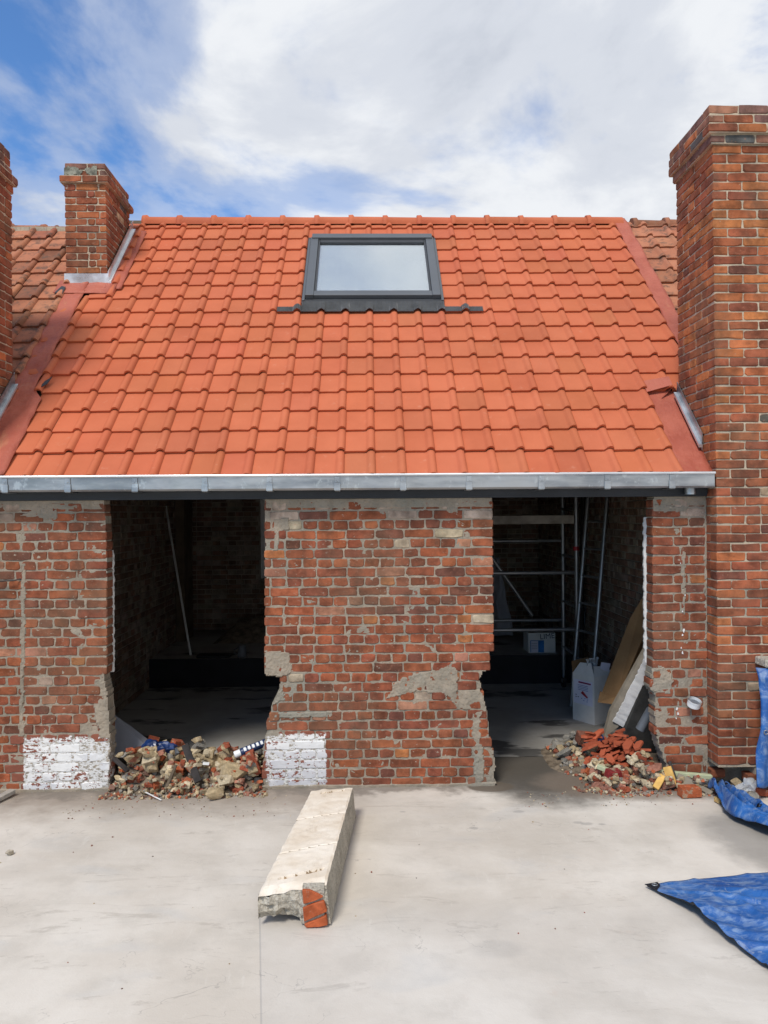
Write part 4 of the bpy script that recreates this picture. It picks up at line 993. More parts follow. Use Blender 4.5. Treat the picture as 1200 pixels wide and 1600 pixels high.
for q in ((.86, .235), (.86, .215), (.76, .218), (.60, .21), (.45, .215), (.33, .208), (.5, .195), (.35, .19)): lf(q[0]-.05, q[1], q[0], q[1]+.008, BLUEINK if q[0] < .7 else INK, 'label_mark', 3)
m = MB(); m.prism([bx(.08, .03, HH-.04), bx(.19, .02, HH-.06), bx(.22, .0, HH+.10), bx(.12, .02, HH+.12)], (.003, .003, 0)); m.build('paper_sheet', LAVP, TB)
vs = []; n = 8
for i in range(n+1):
    for j in range(n+1):
        u, v = i/n-.5, j/n; vs.append(bx(.09+.11*u*(.4+1.2*v), .10+.03*nz(i, j, 2, .5), HH-.05+.20*v+.02*nz(i, j, 5, .6)))
m = MB(); m.add(vs, [(i*(n+1)+j, (i+1)*(n+1)+j, (i+1)*(n+1)+j+1, i*(n+1)+j+1) for i in range(n) for j in range(n)]); o = m.build('plastic_liner', CLEAR, TB); s_ = o.modifiers.new('thickness', 'SOLIDIFY'); s_.thickness = .002
# brown cardboard leaning
yc = 1.05
q = [PY(934, 1094, yc+.10), PY(968, 1092, yc-.05), PY(1030, 925, yc-.35), PY(1030, 870, yc-.2), PY(1000, 935, yc-.10)]
m = MB(); q = [PY(935, 1096, 1.25), PY(962, 1098, 1.10), PY(1000, 1010, .95), PY(1048, 890, .75), PY(1034, 870, .85), PY(1006, 930, 1.0), PY(985, 965, 1.08)]
m.prism(q, (.01, .012, 0)); 
CB = tag(m.build('cardboard_sheet', CARD), 'long brown cardboard sheet leaning behind the right pier', 'cardboard')
m = MB(); q2 = [PY(962, 1098, 1.10), PY(985, 1075, 1.12), PY(1030, 960, 1.0), PY(1048, 892, .8), PY(1000, 1010, .97)]; m.prism(q2, (.01, .012, 0)); m.build('side_flap', CARD, CB)
m = MB(); q = [PY(934, 1097, 1.24), PY(960, 1100, 1.09), PY(975, 1085, 1.09), PY(962, 1088, 1.11), PY(950, 1086, 1.16), PY(938, 1080, 1.235)]; m.prism(q, (-.006, -.012, 0)); m.build('torn_edge', CARD, CB)
# insulation board, torn white strip, dark face
yb_ = .62
IB = empty('insulation_board', tuple(PY(985, 1150, yb_)), 'dark faced board with torn white edge leaning on the right pier', 'board')
dk = [PY(960, 1190, yb_), PY(972, 1134, yb_), PY(1019, 1035, yb_-.18), PY(1062, 1035, yb_-.18), PY(1062, 1190, yb_)]
m = MB(); m.prism(dk, (0, .012, 0)); m.build('dark_face', BOARDD, IB)
rng = random.Random(4); n = 26; up = []; lo = []
for i in range(n+1):
    t = i/n; y = yb_-.18*t-.010; up.append(PY(958+(1010-958)*t+rng.uniform(-1, 1), 1128-(1128-1024)*t+rng.uniform(-1, 1), y)); lo.append(PY(974+(1024-974)*t+rng.uniform(-1.2, 1.2), 1137-(1137-1036)*t+rng.uniform(-1, 1), y))
m = MB(); [m.prism([up[i], up[i+1], lo[i+1], lo[i]], (0, .009, 0)) for i in range(n)]; m.build('white_strip', PLASTER, IB)
m = MB(); q = [PY(941, 1150, yb_+.01), PY(958, 1150, yb_-.003), PY(1012, 1022, yb_-.19), PY(1005, 1006, yb_-.17), PY(1000, 1014, yb_-.16)]; q = [PY(944, 1152, yb_+.02), PY(966, 1136, yb_), PY(1016, 1028, yb_-.185), PY(1016, 1000, yb_-.175), PY(954, 1112, yb_+.01)]; m.prism(q, (.0, .05, 0)); m.build('board_edge', BOARDG, IB)
m = MB(); m.tube([PY(1000, 1140, .33), PY(1018, 1108, .30)], .035, 12, cap=False); m.tube([PY(1001, 1138, .33), PY(1019, 1107, .30)], .030, 12, cap=False); tag(m.build('pipe_offcut', GREYP), 'short grey plastic pipe offcut on the red tile shards', 'pipe')

# ---------------------------------------------------------------- fittings on the facade
p = PY(1080, 1093, 0)
RS = MB(); ax = Vector((.10, -.42, 1)).normalized(); c0 = Vector((p.x-.004, -.045, p.z-.032))
RS.tube([c0, c0+ax*.042], .045, 22, cap=False); RS.tube([c0+ax*.002, c0+ax*.042], .038, 22, cap=False); RS.tube([c0+ax*.038, c0+ax*.043], .048, 22, cap=False)
ro = RS.build('pipe_sleeve', WHITEP, HOUSE)
m = MB(); m.tube([c0+ax*.004, c0+ax*.026], .0378, 20); m.build('sleeve_plug', GREYP, ro)
m = MB(); rng = random.Random(6)
for (px, py, r_) in ((1057, 1107, .016), (1059, 1115, .014), (1056, 1122, .008), (1066, 955, .010), (1068, 985, .016), (1066, 992, .012), (1064, 1012, .010), (1066, 1020, .014), (1063, 880, .006), (1070, 930, .008)):
    q = PY(px, py, 0); pts = []
    for k in range(9):
        a = 2*math.pi*k/9; rr = r_*.62*rng.uniform(.5, 1.2); pts.append((q.x+math.cos(a)*rr*.8, -.007, q.z+math.sin(a)*rr*1.3))
    m = MB(); m.prism(pts, (0, .004, 0)); m.build('paint_splash', PLASTER, HOUSE)
m = MB(); q = PY(36, 904, 0); m.tube([(q.x, .02, q.z), (q.x-.05, -.03, q.z-.01), (q.x-.35, -.06, q.z-.02)], .006, 6); m.build('wall_tie', ROPE, HOUSE)

# ---------------------------------------------------------------- rubble
def chunk_mesh(rng, kind):
    bm = bmesh.new(); n = 20
    if kind == 'brick':
        sx, sy, sz = 1., .62, .48
        for a in (-1, 1):
            for b in (-1, 1):
                for c in (-1, 1):
                    if rng.random() < .75: bm.verts.new((a*sx*rng.uniform(.82, 1), b*sy*rng.uniform(.82, 1), c*sz*rng.uniform(.86, 1)))
                    else:
                        for _ in range(3): bm.verts.new((a*sx*rng.uniform(.45, 1), b*sy*rng.uniform(.45, 1), c*sz*rng.uniform(.5, 1)))
    else:
        for _ in range(n):
            v = Vector((rng.gauss(0, 1), rng.gauss(0, 1), rng.gauss(0, 1))).normalized(); k = max(abs(v.x), abs(v.y), abs(v.z))**.65
            v = v/k*rng.uniform(.72, 1.0); bm.verts.new((v.x, v.y*.8, v.z*.62))
    r = bmesh.ops.convex_hull(bm, input=bm.verts)
    bmesh.ops.delete(bm, geom=[g for g in r['geom_interior'] if isinstance(g, bmesh.types.BMVert)], context='VERTS')
    bmesh.ops.recalc_face_normals(bm, faces=bm.faces)
    me = bpy.data.meshes.new('rubble_chunk'); bm.to_mesh(me); bm.free(); me.materials.append(RUBBLE); return me
rng = random.Random(99)
CH_L = [chunk_mesh(rng, 'lump') for _ in range(16)]; CH_B = [chunk_mesh(rng, 'brick') for _ in range(14)]
def shard_mesh(rng):
    n = 6; pts = []
    for k in range(n):
        a = 2*math.pi*k/n+rng.uniform(-.2, .2); m_ = max(abs(math.cos(a)), abs(math.sin(a))); pts.append((math.cos(a)/m_*rng.uniform(.8, 1), math.sin(a)/m_*.40*rng.uniform(.85, 1), -.13))
    mb = MB(); mb.prism(pts, (0, 0, .26)); me = mb.mesh('tile_shard'); me.materials.append(SHARD); return me
CH_S = [shard_mesh(rng) for _ in range(12)]
class Heap:
    def __init__(s, x0, x1, y0, y1, base): s.x0, s.y0, s.r = x0, y0, .012; s.nx = int((x1-x0)/s.r)+1; s.ny = int((y1-y0)/s.r)+1; s.h = [[base(x0+i*s.r, y0+j*s.r) for j in range(s.ny)] for i in range(s.nx)]
    def foot(s, x, y, r):
        for i in range(max(0, int((x-r-s.x0)/s.r)), min(s.nx, int((x+r-s.x0)/s.r)+2)):
            for j in range(max(0, int((y-r-s.y0)/s.r)), min(s.ny, int((y+r-s.y0)/s.r)+2)):
                q = ((s.x0+i*s.r-x)**2+(s.y0+j*s.r-y)**2)/r/r
                if q <= 1: yield i, j, q
    def drop(s, x, y, r, hz):       # rests a piece of half height hz and radius r on what lies below; returns its centre height
        L = sorted(s.h[i][j] for i, j, q in s.foot(x, y, r*.75))
        if not L: return hz
        b = L[int(len(L)*.62)]
        for i, j, q in s.foot(x, y, r*.95): s.h[i][j] = max(s.h[i][j], b+hz*2*max(0, 1-q)**.5*.86)
        return b+hz*.86
def mound(heap_fn, x0, x1, y0, y1, name, res=.02):
    m = MB(); nx, ny = int((x1-x0)/res), int((y1-y0)/res); vs = []
    for i in range(nx+1):
        for j in range(ny+1):
            x, y = x0+(x1-x0)*i/nx, y0+(y1-y0)*j/ny; h = heap_fn(x, y); vs.append((x, y, h-.004 if h <= .004 else h+.008*nz(x, y, 0, 30)))
    fs = []
    for i in range(nx):
        for j in range(ny):
            q = (i*(ny+1)+j, (i+1)*(ny+1)+j, (i+1)*(ny+1)+j+1, i*(ny+1)+j+1)
            if max(vs[k][2] for k in q) > -.003: fs.append(q)
    m.add(vs, fs, 0, False); o = m.build(name, DIRT); o['kind'] = 'stuff'; return o
def sm(a, b, x): t = max(0, min(1, (x-a)/(b-a))); return t*t*(3-2*t)
def baseL(x, y):       # left opening: mound between the piers
    e = sm(-1.86, -1.72, x)*sm(-.70, -.80, x)
    h = .075*sm(-.10, .14, y)*sm(.62, .16, y)+.07*sm(-1.0, -1.7, x)*sm(-.1, .2, y)*sm(.8, .3, y)
    return max(0, h*e)
def baseR(x, y):
    a = .07*sm(-.22, .12, y-.25*(x-1.9)*0)*sm(.62, .3, y)*sm(1.38, 1.85, x)
    b = .05*sm(1.62, 2.25, x)*sm(-.02, .28, y)*sm(.85, .45, y)
    c = .05*sm(1.25, 1.5, x)*sm(.1, .4, y)*sm(1.0, .7, y)*sm(1.95, 1.7, x)
    return max(0, a+b+c-.015)
HL = Heap(-2.0, -.6, -.35, 1.0, baseL); HR = Heap(1.2, 2.9, -.75, 1.1, baseR)
tag(mound(baseL, -1.95, -.66, -.28, .72, 'rubble_dust'), 'brown dust and grit under the left rubble heap', 'rubble dust')
tag(mound(baseR, 1.28, 2.36, -.26, 1.0, 'rubble_dust'), 'brown dust and grit under the right rubble heap', 'rubble dust')
SAND, SAND2, RED, ORG, GREY, PALE, DARK = (.47, .36, .215), (.58, .475, .32), (.31, .08, .042), (.47, .12, .048), (.27, .25, .215), (.55, .48, .37), (.20, .10, .07)
PINK = (.42, .19, .13)
KINDS = {'sand': ('sandy mortar lump', SAND), 'pale': ('pale cream mortar lump', SAND2), 'red': ('dark red broken brick', RED), 'orange': ('bright orange broken brick', ORG), 'grey': ('grey concrete fragment', GREY), 'pink': ('dusty pink broken brick', PINK)}
def spot(where, x, y):       # where in its heap a piece lies, told by what stands next to it
    if 'left' in where:
        a = 'beside the left pier' if x < -1.6 else 'left of the dark strip' if x < -1.25 else 'right of the dark strip' if x < -.98 else 'next to the middle pier'
        b = 'at the left heap foot' if y < -.03 else 'on the left heap crest' if y < .18 else 'behind the left heap'
    elif 'carton' in where:
        a = 'near the doorway path' if x < 1.58 else 'close to the red shards'; b = 'below the white carton' if y > .55 else 'just before the white carton'
    else:
        a = 'at the doorway end' if x < 1.72 else 'before the red shards' if x < 2.0 else 'before the right pier'
        b = 'on the right heap front edge' if y < -.04 else 'on the right heap'
    return a+' '+b
def scatter(heap, n, xr, yr, sizes, weights, where, seed, ok=None, flat=.55):
    rng = random.Random(seed); done = 0; tries = 0
    names = list(weights); W = [weights[k] for k in names]
    L = sorted([rng.uniform(*sizes)**1 for _ in range(n)], reverse=True)
    for s in L:
        for _ in range(30):
            x, y = rng.uniform(*xr), rng.uniform(*yr)
            if ok is None or ok(x, y, s): break
        else: continue
        k = rng.choices(names, W)[0]; nm, col = KINDS[k]
        br = k in ('red', 'orange', 'pink'); me = rng.choice(CH_B if br else CH_L)
        hz = s*.48*rng.uniform(.8, 1.1); z = heap.drop(x, y, s*.85, hz)
        o = link('brick_fragment' if br else 'rubble_chunk', me, None, None, (x, y, z), (rng.uniform(-.5, .5), rng.uniform(-.5, .5), rng.uniform(0, 6.28)), (s, s*rng.uniform(.85, 1.1), s*rng.uniform(.8, 1.1)))
        kk = rng.uniform(.78, 1.2); o.color = (*[q*kk for q in col], 1)
        sz_ = 'large' if s > .062 else ('fist-sized' if s > .042 else 'small')
        g_ = f'{nm}s in the {where}'
        tag(o, f'{sz_} {nm.replace(" lump", "").replace(" fragment", "").replace(" broken", "")} {spot(where, x, y)}', 'broken brick' if br else 'rubble', g_)
def fines(heap, n, xr, yr, sizes, seed, ok=None, label='', cols=(SAND, SAND2, RED, GREY, DARK, ORG)):
    rng = random.Random(seed); m = MB()
    for _ in range(n):
        for _ in range(20):
            x, y = rng.uniform(*xr), rng.uniform(*yr)
            if ok is None or ok(x, y, 0): break
        else: continue
        s = rng.uniform(*sizes)*rng.uniform(.5, 1); z = heap.drop(x, y, s, s*.5) if heap else s*.4
        pts = [Vector((a*rng.uniform(.6, 1), b*rng.uniform(.5, .9), c*rng.uniform(.4, .8)))*s for a in (-1, 1) for b in (-1, 1) for c in (-1, 1)]
        M = Matrix.Translation((x, y, z)) @ Euler((rng.uniform(-.6, .6), rng.uniform(-.6, .6), rng.uniform(0, 6))).to_matrix().to_4x4()
        m.add(pts, [(0, 1, 3, 2), (4, 6, 7, 5), (0, 4, 5, 1), (2, 3, 7, 6), (0, 2, 6, 4), (1, 5, 7, 3)], 0, False, M, (lambda kk, cc: tuple(q*kk for q in cc))(rng.uniform(.65, 1.15), rng.choice(cols)))
    o = m.build('rubble_crumbs', FINES); tag(o, label, 'rubble', kind='stuff')
okL = lambda x, y, s: (y < -.02 or (LEFT_R(.1)+.01+s*.8 < x < MID_L(.1)-.01-s*.8)) and LEFT_R(.1)-.04+.5*s < x < MID_L(.1)+.03-.5*s and y > -.075-.05*math.sin(x*4)
fines(HL, 500, (-1.85, -.72), (-.09, .55), (.012, .03), 41, okL, 'loose crumbs of mortar and brick in the left heap')
scatter(HL, 40, (-1.8, -.75), (-.10, .5), (.055, .088), {'sand': 6, 'pale': 3, 'red': 1.6, 'orange': 1.1, 'grey': 1, 'pink': 1}, 'left rubble heap', 42, lambda x, y, s: okL(x, y, s) and y > -.06)
scatter(HL, 115, (-1.82, -.73), (-.12, .45), (.026, .055), {'sand': 6, 'pale': 3, 'red': 2, 'orange': 1.5, 'grey': 1, 'pink': 1}, 'left rubble heap', 43, okL)
scatter(HL, 95, (-1.80, -.74), (-.15, .10), (.019, .034), {'sand': 6, 'pale': 4, 'red': 1.5, 'orange': 1, 'grey': 1, 'pink': 1}, 'left rubble heap', 45, lambda x, y, s: LEFT_R(.1)+.01+s < x < MID_L(.1)-.01-s and y > -.115-.05*math.sin(x*4))
fines(HL, 420, (-1.85, -.72), (-.17, .05), (.006, .016), 44, lambda x, y, s: y < -.05-.05*math.sin(x*5), 'fine grit spilling out before the left heap')
okR = lambda x, y, s: (y < -.03-s and x < 2.34) or (x < RIGHT_L(.15)-.02-s*.8 and y < .95 and (x-1.25)/.4 > (y-.5)*.6-.1)
def okR2(x, y, s): return okR(x, y, s) and y > -.20+.10*sm(1.6, 1.4, x)+.28*sm(1.62, 1.4, x) and x > 1.40+.25*sm(.3, .0, y)*0
fines(HR, 420, (1.42, 2.3), (-.16, .75), (.012, .028), 51, okR2, 'loose crumbs of mortar and brick in the right heap')
scatter(HR, 16, (1.45, 1.80), (.35, .85), (.045, .075), {'grey': 5, 'sand': 3, 'pale': 1}, 'right heap below the white carton', 52, okR2)
scatter(HR, 24, (1.42, 1.85), (.25, .85), (.026, .045), {'grey': 5, 'sand': 4}, 'right heap below the white carton', 53, okR2)
scatter(HR, 22, (1.5, 2.28), (-.15, .12), (.045, .070), {'pale': 6, 'sand': 4, 'red': 1.5, 'orange': 1.2, 'pink': 1}, 'front of the right heap', 54, okR2)
scatter(HR, 75, (1.46, 2.30), (-.18, .2), (.022, .045), {'pale': 7, 'sand': 4, 'red': 1.2, 'orange': 1, 'grey': 1, 'pink': 1}, 'front of the right heap', 55, okR2)
rng = random.Random(61)
for i in range(74):     # terracotta shards tipped against the pier
    for _ in range(40):
        x, y = rng.uniform(1.60, 2.12), rng.uniform(.10, .50)
        if x < RIGHT_L(.2)-.05 and rng.random() < sm(1.55, 1.9, x)+.25: break
    s = rng.uniform(.048, .082); z = HR.drop(x, y, s*.8, s*.26)
    o = link('tile_shard', rng.choice(CH_S), None, None, (x, y, z), (tx := rng.uniform(-.5, .2), ty := rng.uniform(-.55, .35), rng.gauss(.5, .5)), (s, s, s*.85)); k = rng.uniform(.75, 1.2); o.color = (.40*k, .095*k, .045*k, 1)
    sz_ = 'large' if s > .068 else 'small'
    hl = 'against the right pier' if x > 1.98 else 'mid pile' if x > 1.88 else 'mid pile left of centre' if x > 1.76 else 'on the doorway side'
    dl = 'near the dark board' if y > .36 else 'facing the yard'
    tl_ = 'steeply tipped' if abs(tx)+abs(ty) > .5 else 'nearly flat'
    tag(o, f'{sz_} {tl_} terracotta shard {hl}, {dl}', 'tile shard', 'terracotta shards beside the right pier')
fines(None, 120, (-2.0, -.5), (-.50, -.10), (.002, .006), 73, lambda x, y, s: nz(x, y, 0, 5) > -.1, 'stray grit on the concrete before the left opening', (DARK, SAND, SAND2, RED, GREY))
fines(None, 90, (1.0, 2.2), (-.42, -.14), (.002, .006), 74, lambda x, y, s: nz(x, y, 0, 5) > -.1, 'stray grit on the concrete before the right opening', (DARK, SAND, SAND2, RED, GREY))
fines(HR, 320, (1.4, 2.4), (-.30, -.05), (.006, .016), 56, lambda x, y, s: y > -.26+.12*sm(1.7, 1.4, x), 'fine grit spilling out before the right heap')
rng = random.Random(71); Hflat = None
m = MB()
fines(None, 34, (-2.4, 2.2), (-2.4, -.2), (.002, .006), 72, None, 'scattered specks of brick and grit on the concrete', (DARK, RED, SAND, GREY))
def single(name, me, loc, rot, s, col, label, cat):
    o = link(name, me, None, None, loc, rot, s if isinstance(s, tuple) else (s,)*3); o.color = (*col, 1); return tag(o, label, cat)
q = PZ(15, 1336); single('rubble_chunk', CH_L[3], (q.x, q.y, .014), (0, 0, 1), .025, PALE, 'small pale chip alone on the concrete at the left edge', 'rubble')
q = PY(366, 1208, -.02); single('rubble_chunk', CH_L[5], (q.x, .0, q.z), (.6, .1, .4), (.125, .085, .10), SAND, 'largest sandy mortar slab at the right of the left heap', 'rubble')
q = PY(338, 1240, -.2); single('rubble_chunk', CH_L[7], (q.x-.02, -.19, .040), (.1, .1, .4), (.075, .06, .062), SAND, 'sandy lump at the very front of the left heap', 'rubble')
q = PY(395, 1215, .0); single('brick_fragment', CH_B[5], (q.x, .02, .18), (.3, 1.2, .4), (.085, .08, .07), RED, 'upright red brick fragment against the white painted pier foot', 'broken brick')
q = PZ(1083, 1250); single('brick_fragment', CH_B[2], (q.x, q.y+.06, .037), (0, 0, .1), (.072, .07, .074), ORG, 'orange half brick at the right end of the right heap', 'broken brick')
q = PZ(1150, 1252); single('foam_block', CH_B[7], (q.x-.1, q.y-.02, .018), (0, .1, .3), (.05, .04, .035), (.60, .40, .16), 'small yellow block on the concrete beside the crumpled blue tarp', 'foam')
q = PZ(957, 1230); single('brick_fragment', CH_B[4], (q.x, -.10, .105), (.2, .1, .4), (.06, .06, .06), (.26, .03, .03), 'deep crimson broken brick at the front of the right heap', 'broken brick')
q = PY(915, 1150, .62); single('brick_fragment', CH_B[9], (q.x, .62, .145), (.3, .1, .2), (.075, .07, .09), (.22, .09, .06), 'brown brick with white specks below the white carton', 'broken brick')

# distinct pieces in and around the heaps
def bar(name, a, b, wd, th, mat, label, cat, roll=0, taper=1.):
    a, b = Vector(a), Vector(b); d = (b-a); L = d.length; me = MB(); me.box((0, -wd/2, -th/2), (L, wd/2, th/2)); me_ = bevel(me.mesh(name), min(wd, th)*.12, 1)
    o = link(name, me_, mat, None, a, (d.to_track_quat('X', 'Z') @ Euler((roll, 0, 0)).to_quaternion()).to_euler()); return tag(o, label, cat)
bar('plastic_strip', PY(289, 1164, .12), PY(310, 1222, -.10), .05, .02, DARKW, 'dark grey strip standing in the middle of the left heap', 'strip', .5)
bar('stick', PZ(226, 1237, .03), PZ(252, 1250, .012), .008, .006, PLASTER, 'thin white stick at the foot of the left heap', 'stick')
bar('lath', PY(318, 1190, .25), PY(340, 1182, .27), .03, .008, WOOD, 'short pale lath on top of the left heap', 'lath')
bar('lath', PY(260, 1230, -.13), PY(275, 1195, -.02), .022, .008, TIMBER, 'brown splinter of wood in the front of the left heap', 'lath')
bar('lath', PY(178, 1185, -.05), PY(200, 1205, -.12), .03, .02, DARKW, 'dark stub of timber beside the left pier', 'timber')
bar('batten', PZ(-30, 1262, .02), PZ(20, 1236, .03), .05, .03, WOOD, 'grey timber end lying at the left edge of the concrete', 'timber')
bar('wood_offcut', PY(395, 1190, .1), PY(408, 1192, .1), .03, .02, GREENT, 'short greenish wood offcut beside the navy tube', 'timber')
# grey sheet
m = MB(); q = [PY(172, 1185, .35), PY(235, 1172, .30), PY(240, 1162, .40), PY(205, 1135, .52), PY(172, 1112, .60)]; m.prism(q, (0, .012, -.012)); tag(m.build('grey_panel', GREYSH), 'smooth grey panel leaning behind the left pier in the rubble', 'panel')
# blue bundle
BG = empty('plastic_bag', tuple(PY(240, 1168, .28)), 'dark blue plastic bag on the left rubble heap', 'bag')
def blob(c, r, seed, mat, par, name, sq=(1, 1, 1), sub=3, amp=.35):
    bm = bmesh.new(); bmesh.ops.create_icosphere(bm, subdivisions=sub, radius=1)
    for v in bm.verts: k = 1+amp*nz(v.co.x+seed, v.co.y, v.co.z, 1.6)+amp*.5*abs(nz(v.co.x, v.co.y+seed, v.co.z, 4)); v.co = Vector((v.co.x*sq[0], v.co.y*sq[1], v.co.z*sq[2]))*r*k
    me = bpy.data.meshes.new(name); bm.to_mesh(me); bm.free()
    return link(name, me, mat, par, c)
TARPD = plain('dark_blue_plastic', (.012, .035, .13), .3, .5, 0, .3, 8, .2)
c = PY(236, 1166, .24); blob(c, .058, 3, TARPD, BG, 'bulge', (1, .8, .75)); c = PY(256, 1168, .26); blob(c, .055, 7, TARPD, BG, 'folds', (1.4, .8, .7), 3, .6); c = PY(272, 1176, .25); blob(c, .03, 9, GREYP, BG, 'torn_tip', (1.1, .5, 1.1), 2, .6)
# spray cans / tubes
def can(a, b, r, bodym, capm, label, capfrac=.2, marks=True):
    a, b = Vector(a), Vector(b); d = (b-a).normalized(); L = (b-a).length
    root = empty('sealant_tube', tuple((a+b)/2), label, 'tube')
    m = MB(); s = a+d*L*capfrac; m.tube([s, s+d*.004, b-d*.004, b], r, 18, taper=[r*.93, r, r, r*.93]); m.build('body', bodym, root)
    m = MB(); m.tube([a, a+d*.006, s-d*.003], r, 18, taper=[r*.75, r*.9, r*.92]); m.build('cap', capm, root)
    if marks:
        up = Vector((0, -.75, .66)); up = (up-d*up.dot(d)).normalized(); sd_ = d.cross(up)
        for k in range(5):
            t = .30+.13*k; m = MB(); c = a+d*L*t
            p_ = []
            for q in range(5):
                an = (q/4-.5)*1.0; p_.append((c+up*math.cos(an)*(r+.0012)+sd_*math.sin(an)*(r+.0012)))
            w_ = L*.075
            m.add(p_+[x+d*w_ for x in p_], [(i, i+1, i+6, i+5) for i in range(4)], 0); m.build('label_mark', WHITEP, root)
    return root
can(PY(366, 1180, .14), PY(416, 1160, .22), .029, NAVY, WHITEP, 'navy tube with white lettering lying beside the middle pier')
can(PY(914, 1168, .42), PY(941, 1151, .46), .030, NAVY, WHITEP, 'dark blue can with white cap on the right heap', .30, False)
m = MB(); m.box((-.022, -.008, -.008), (.022, .008, .008)); q = PY(322, 1193, .0); tag(m.build('plastic_tag', WHITEP, None, loc=(q.x, -.0, q.z), rot=(0, .1, .1)), 'tiny bright white tag on the left heap', 'tag')
# battens and foam on the right heap
bar('batten', PY(933, 1197, -.02), PY(970, 1212, -.08), .040, .030, GREENT, 'short pale green batten among the lumps of the right heap', 'timber')
bar('batten', PY(1010, 1205, -.03), PY(1112, 1214, -.055), .040, .032, GREENT, 'long pale green batten lying at the foot of the right pier', 'timber')
bar('foam_strip', PY(1042, 1198, -.10), PY(1052, 1228, -.14), .055, .025, YELLOWF, 'yellow foam strip upright beside the dark timber stake', 'foam', 1.2)
bar('foam_block', PY(1024, 1232, -.16), PY(1036, 1212, -.12), .045, .03, YELLOWF, 'stubby yellow foam block left of the foam strip', 'foam', .6)
bar('timber_stake', PY(1046, 1190, -.04), PY(1064, 1242, -.17), .022, .014, DARKW, 'thin dark timber stake leaning across the green batten', 'timber', .4)
bar('cement_shard', PY(1058, 1214, -.10), PY(1092, 1232, -.15), .06, .014, BOARDG, 'flat grey brown shard between the stake and the orange half brick', 'rubble', .9)
bar('cement_shard', PZ(1086, 1226, .03), PZ(1112, 1240, .01), .04, .012, BOARDG, 'thin grey shard behind the orange half brick', 'rubble', .4)

# ---------------------------------------------------------------- concrete lintel lying in the yard
fl_, fr2 = PZ(399, 1450), PZ(513, 1455); bl, brr = PZ(487, 1234, .185), PZ(551, 1231, .185)
LN = empty('concrete_lintel', ((fl_.x+fr2.x)/2, (fl_.y+bl.y)/2, 0), 'heavy concrete lintel with cream top and brick scraps lying on the yard', 'lintel')
H0, H1 = .165, .190
def lerpv(a, b, t): return Vector(a).lerp(Vector(b), t)
ftl, ftr = PZ(403, 1396, .165), PZ(510, 1377, .205)
bl.z = .185; brr.z = .190
nu, nv = 24, 200
top = []; chipset = set(); sawset = set()
for j in range(nv+1):
    v = j/nv
    L0 = lerpv(ftl, bl, v); R0 = lerpv(ftr, brr, v)
    for i in range(nu+1):
        u = i/nu; p = lerpv(L0, R0, u); ed = min(u, 1-u, v, 1-v)
        p.z += .0025*nz(p.x, p.y, 0, 25)-(.010*max(0, 1-ed/.03)*(.5+nz(p.x, p.y, 4, 18)) if ed < .03 else 0)
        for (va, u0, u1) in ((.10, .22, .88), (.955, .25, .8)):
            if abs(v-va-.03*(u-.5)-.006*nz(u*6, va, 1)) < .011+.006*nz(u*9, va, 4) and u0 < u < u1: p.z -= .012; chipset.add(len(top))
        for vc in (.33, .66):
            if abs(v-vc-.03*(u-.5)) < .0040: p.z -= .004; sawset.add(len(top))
        if v < .045: p.z -= .02*(1-v/.045)*(.6+.8*nz(p.x, p.y, 8, 20)); p.y += .014*nz(p.x*30, v*5, 2)
        top.append(p)
m = MB(); W1_ = nu+1
for j in range(nv):
    for i in range(nu):
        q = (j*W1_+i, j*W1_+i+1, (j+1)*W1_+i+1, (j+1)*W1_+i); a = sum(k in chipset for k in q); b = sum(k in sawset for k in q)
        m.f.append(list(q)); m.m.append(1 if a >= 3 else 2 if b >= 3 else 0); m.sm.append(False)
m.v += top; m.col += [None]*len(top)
m.build('top_face', [LINTEL, SHADED_TAN, SHADED_SAWN], LN)
# body below: rings following the top outline, front end rough
body = MB(); nz_ = 6
outl = [j*W1_ for j in range(nv, -1, -1)]+[i for i in range(1, nu+1)]+[j*W1_+nu for j in range(1, nv+1)]+[nv*W1_+i for i in range(nu-1, 0, -1)]
rings = []
for k in range(nz_+1):
    t = k/nz_; ring = []
    for idx in outl:
        p = top[idx].copy(); j, i = divmod(idx, W1_); u, v = i/nu, j/nv
        lowz = .012 if u > .62 or v > .12 else .045+.02*nz(p.x, 1, 2, 20)
        p.z = p.z*(1-t)+lowz*t
        if v == 0:
            p.y += .028*nz(p.x, p.z, 3, 24)+.014*nz(p.x, p.z, 6, 70)-(.016 if .2 < t < .8 else 0)+(.03*t if u < .62 else 0)
        if u == 1 and t > 0: p.x += .020*t+.004*nz(p.y, p.z, 1, 20)
        if u == 0 and t > 0: p.x += .006*nz(p.y, p.z, 5, 18)
        ring.append(p)
    rings.append(ring)
no = len(outl); vs = [p for r_ in rings for p in r_]
body.add(vs, [(k*no+i, k*no+(i+1) % no, (k+1)*no+(i+1) % no, (k+1)*no+i) for k in range(nz_) for i in range(no)]); body.add(rings[-1], [list(range(no))[::-1]])
body.build('body', RAW, LN)
xL, xR = PZ(473, 1400, .12).x, PZ(509, 1400, .12).x
for pts in ([(472, 1391), (484, 1391), (499, 1399), (505, 1402), (490, 1409), (474, 1413)], [(473, 1419), (490, 1412), (506, 1408), (511, 1425), (492, 1433), (475, 1441)], [(475, 1445), (493, 1438), (510, 1431), (512, 1446), (498, 1449), (478, 1450)]):
    m = MB(); m.prism([PY(x, y, ftr.y-.036+.004*(k % 2)) for k, (x, y) in enumerate(pts)], (0, .06, 0)); o = link('brick', bevel(m.mesh('brick'), .003, 1), BRICK_O, LN); o.color = (.40, .095, .035, 1)
m = MB(); m.box((xL+.004, ftr.y-.020, .018), (xR-.004, ftr.y+.02, .190)); m.build('mortar_bed', RAW, LN)

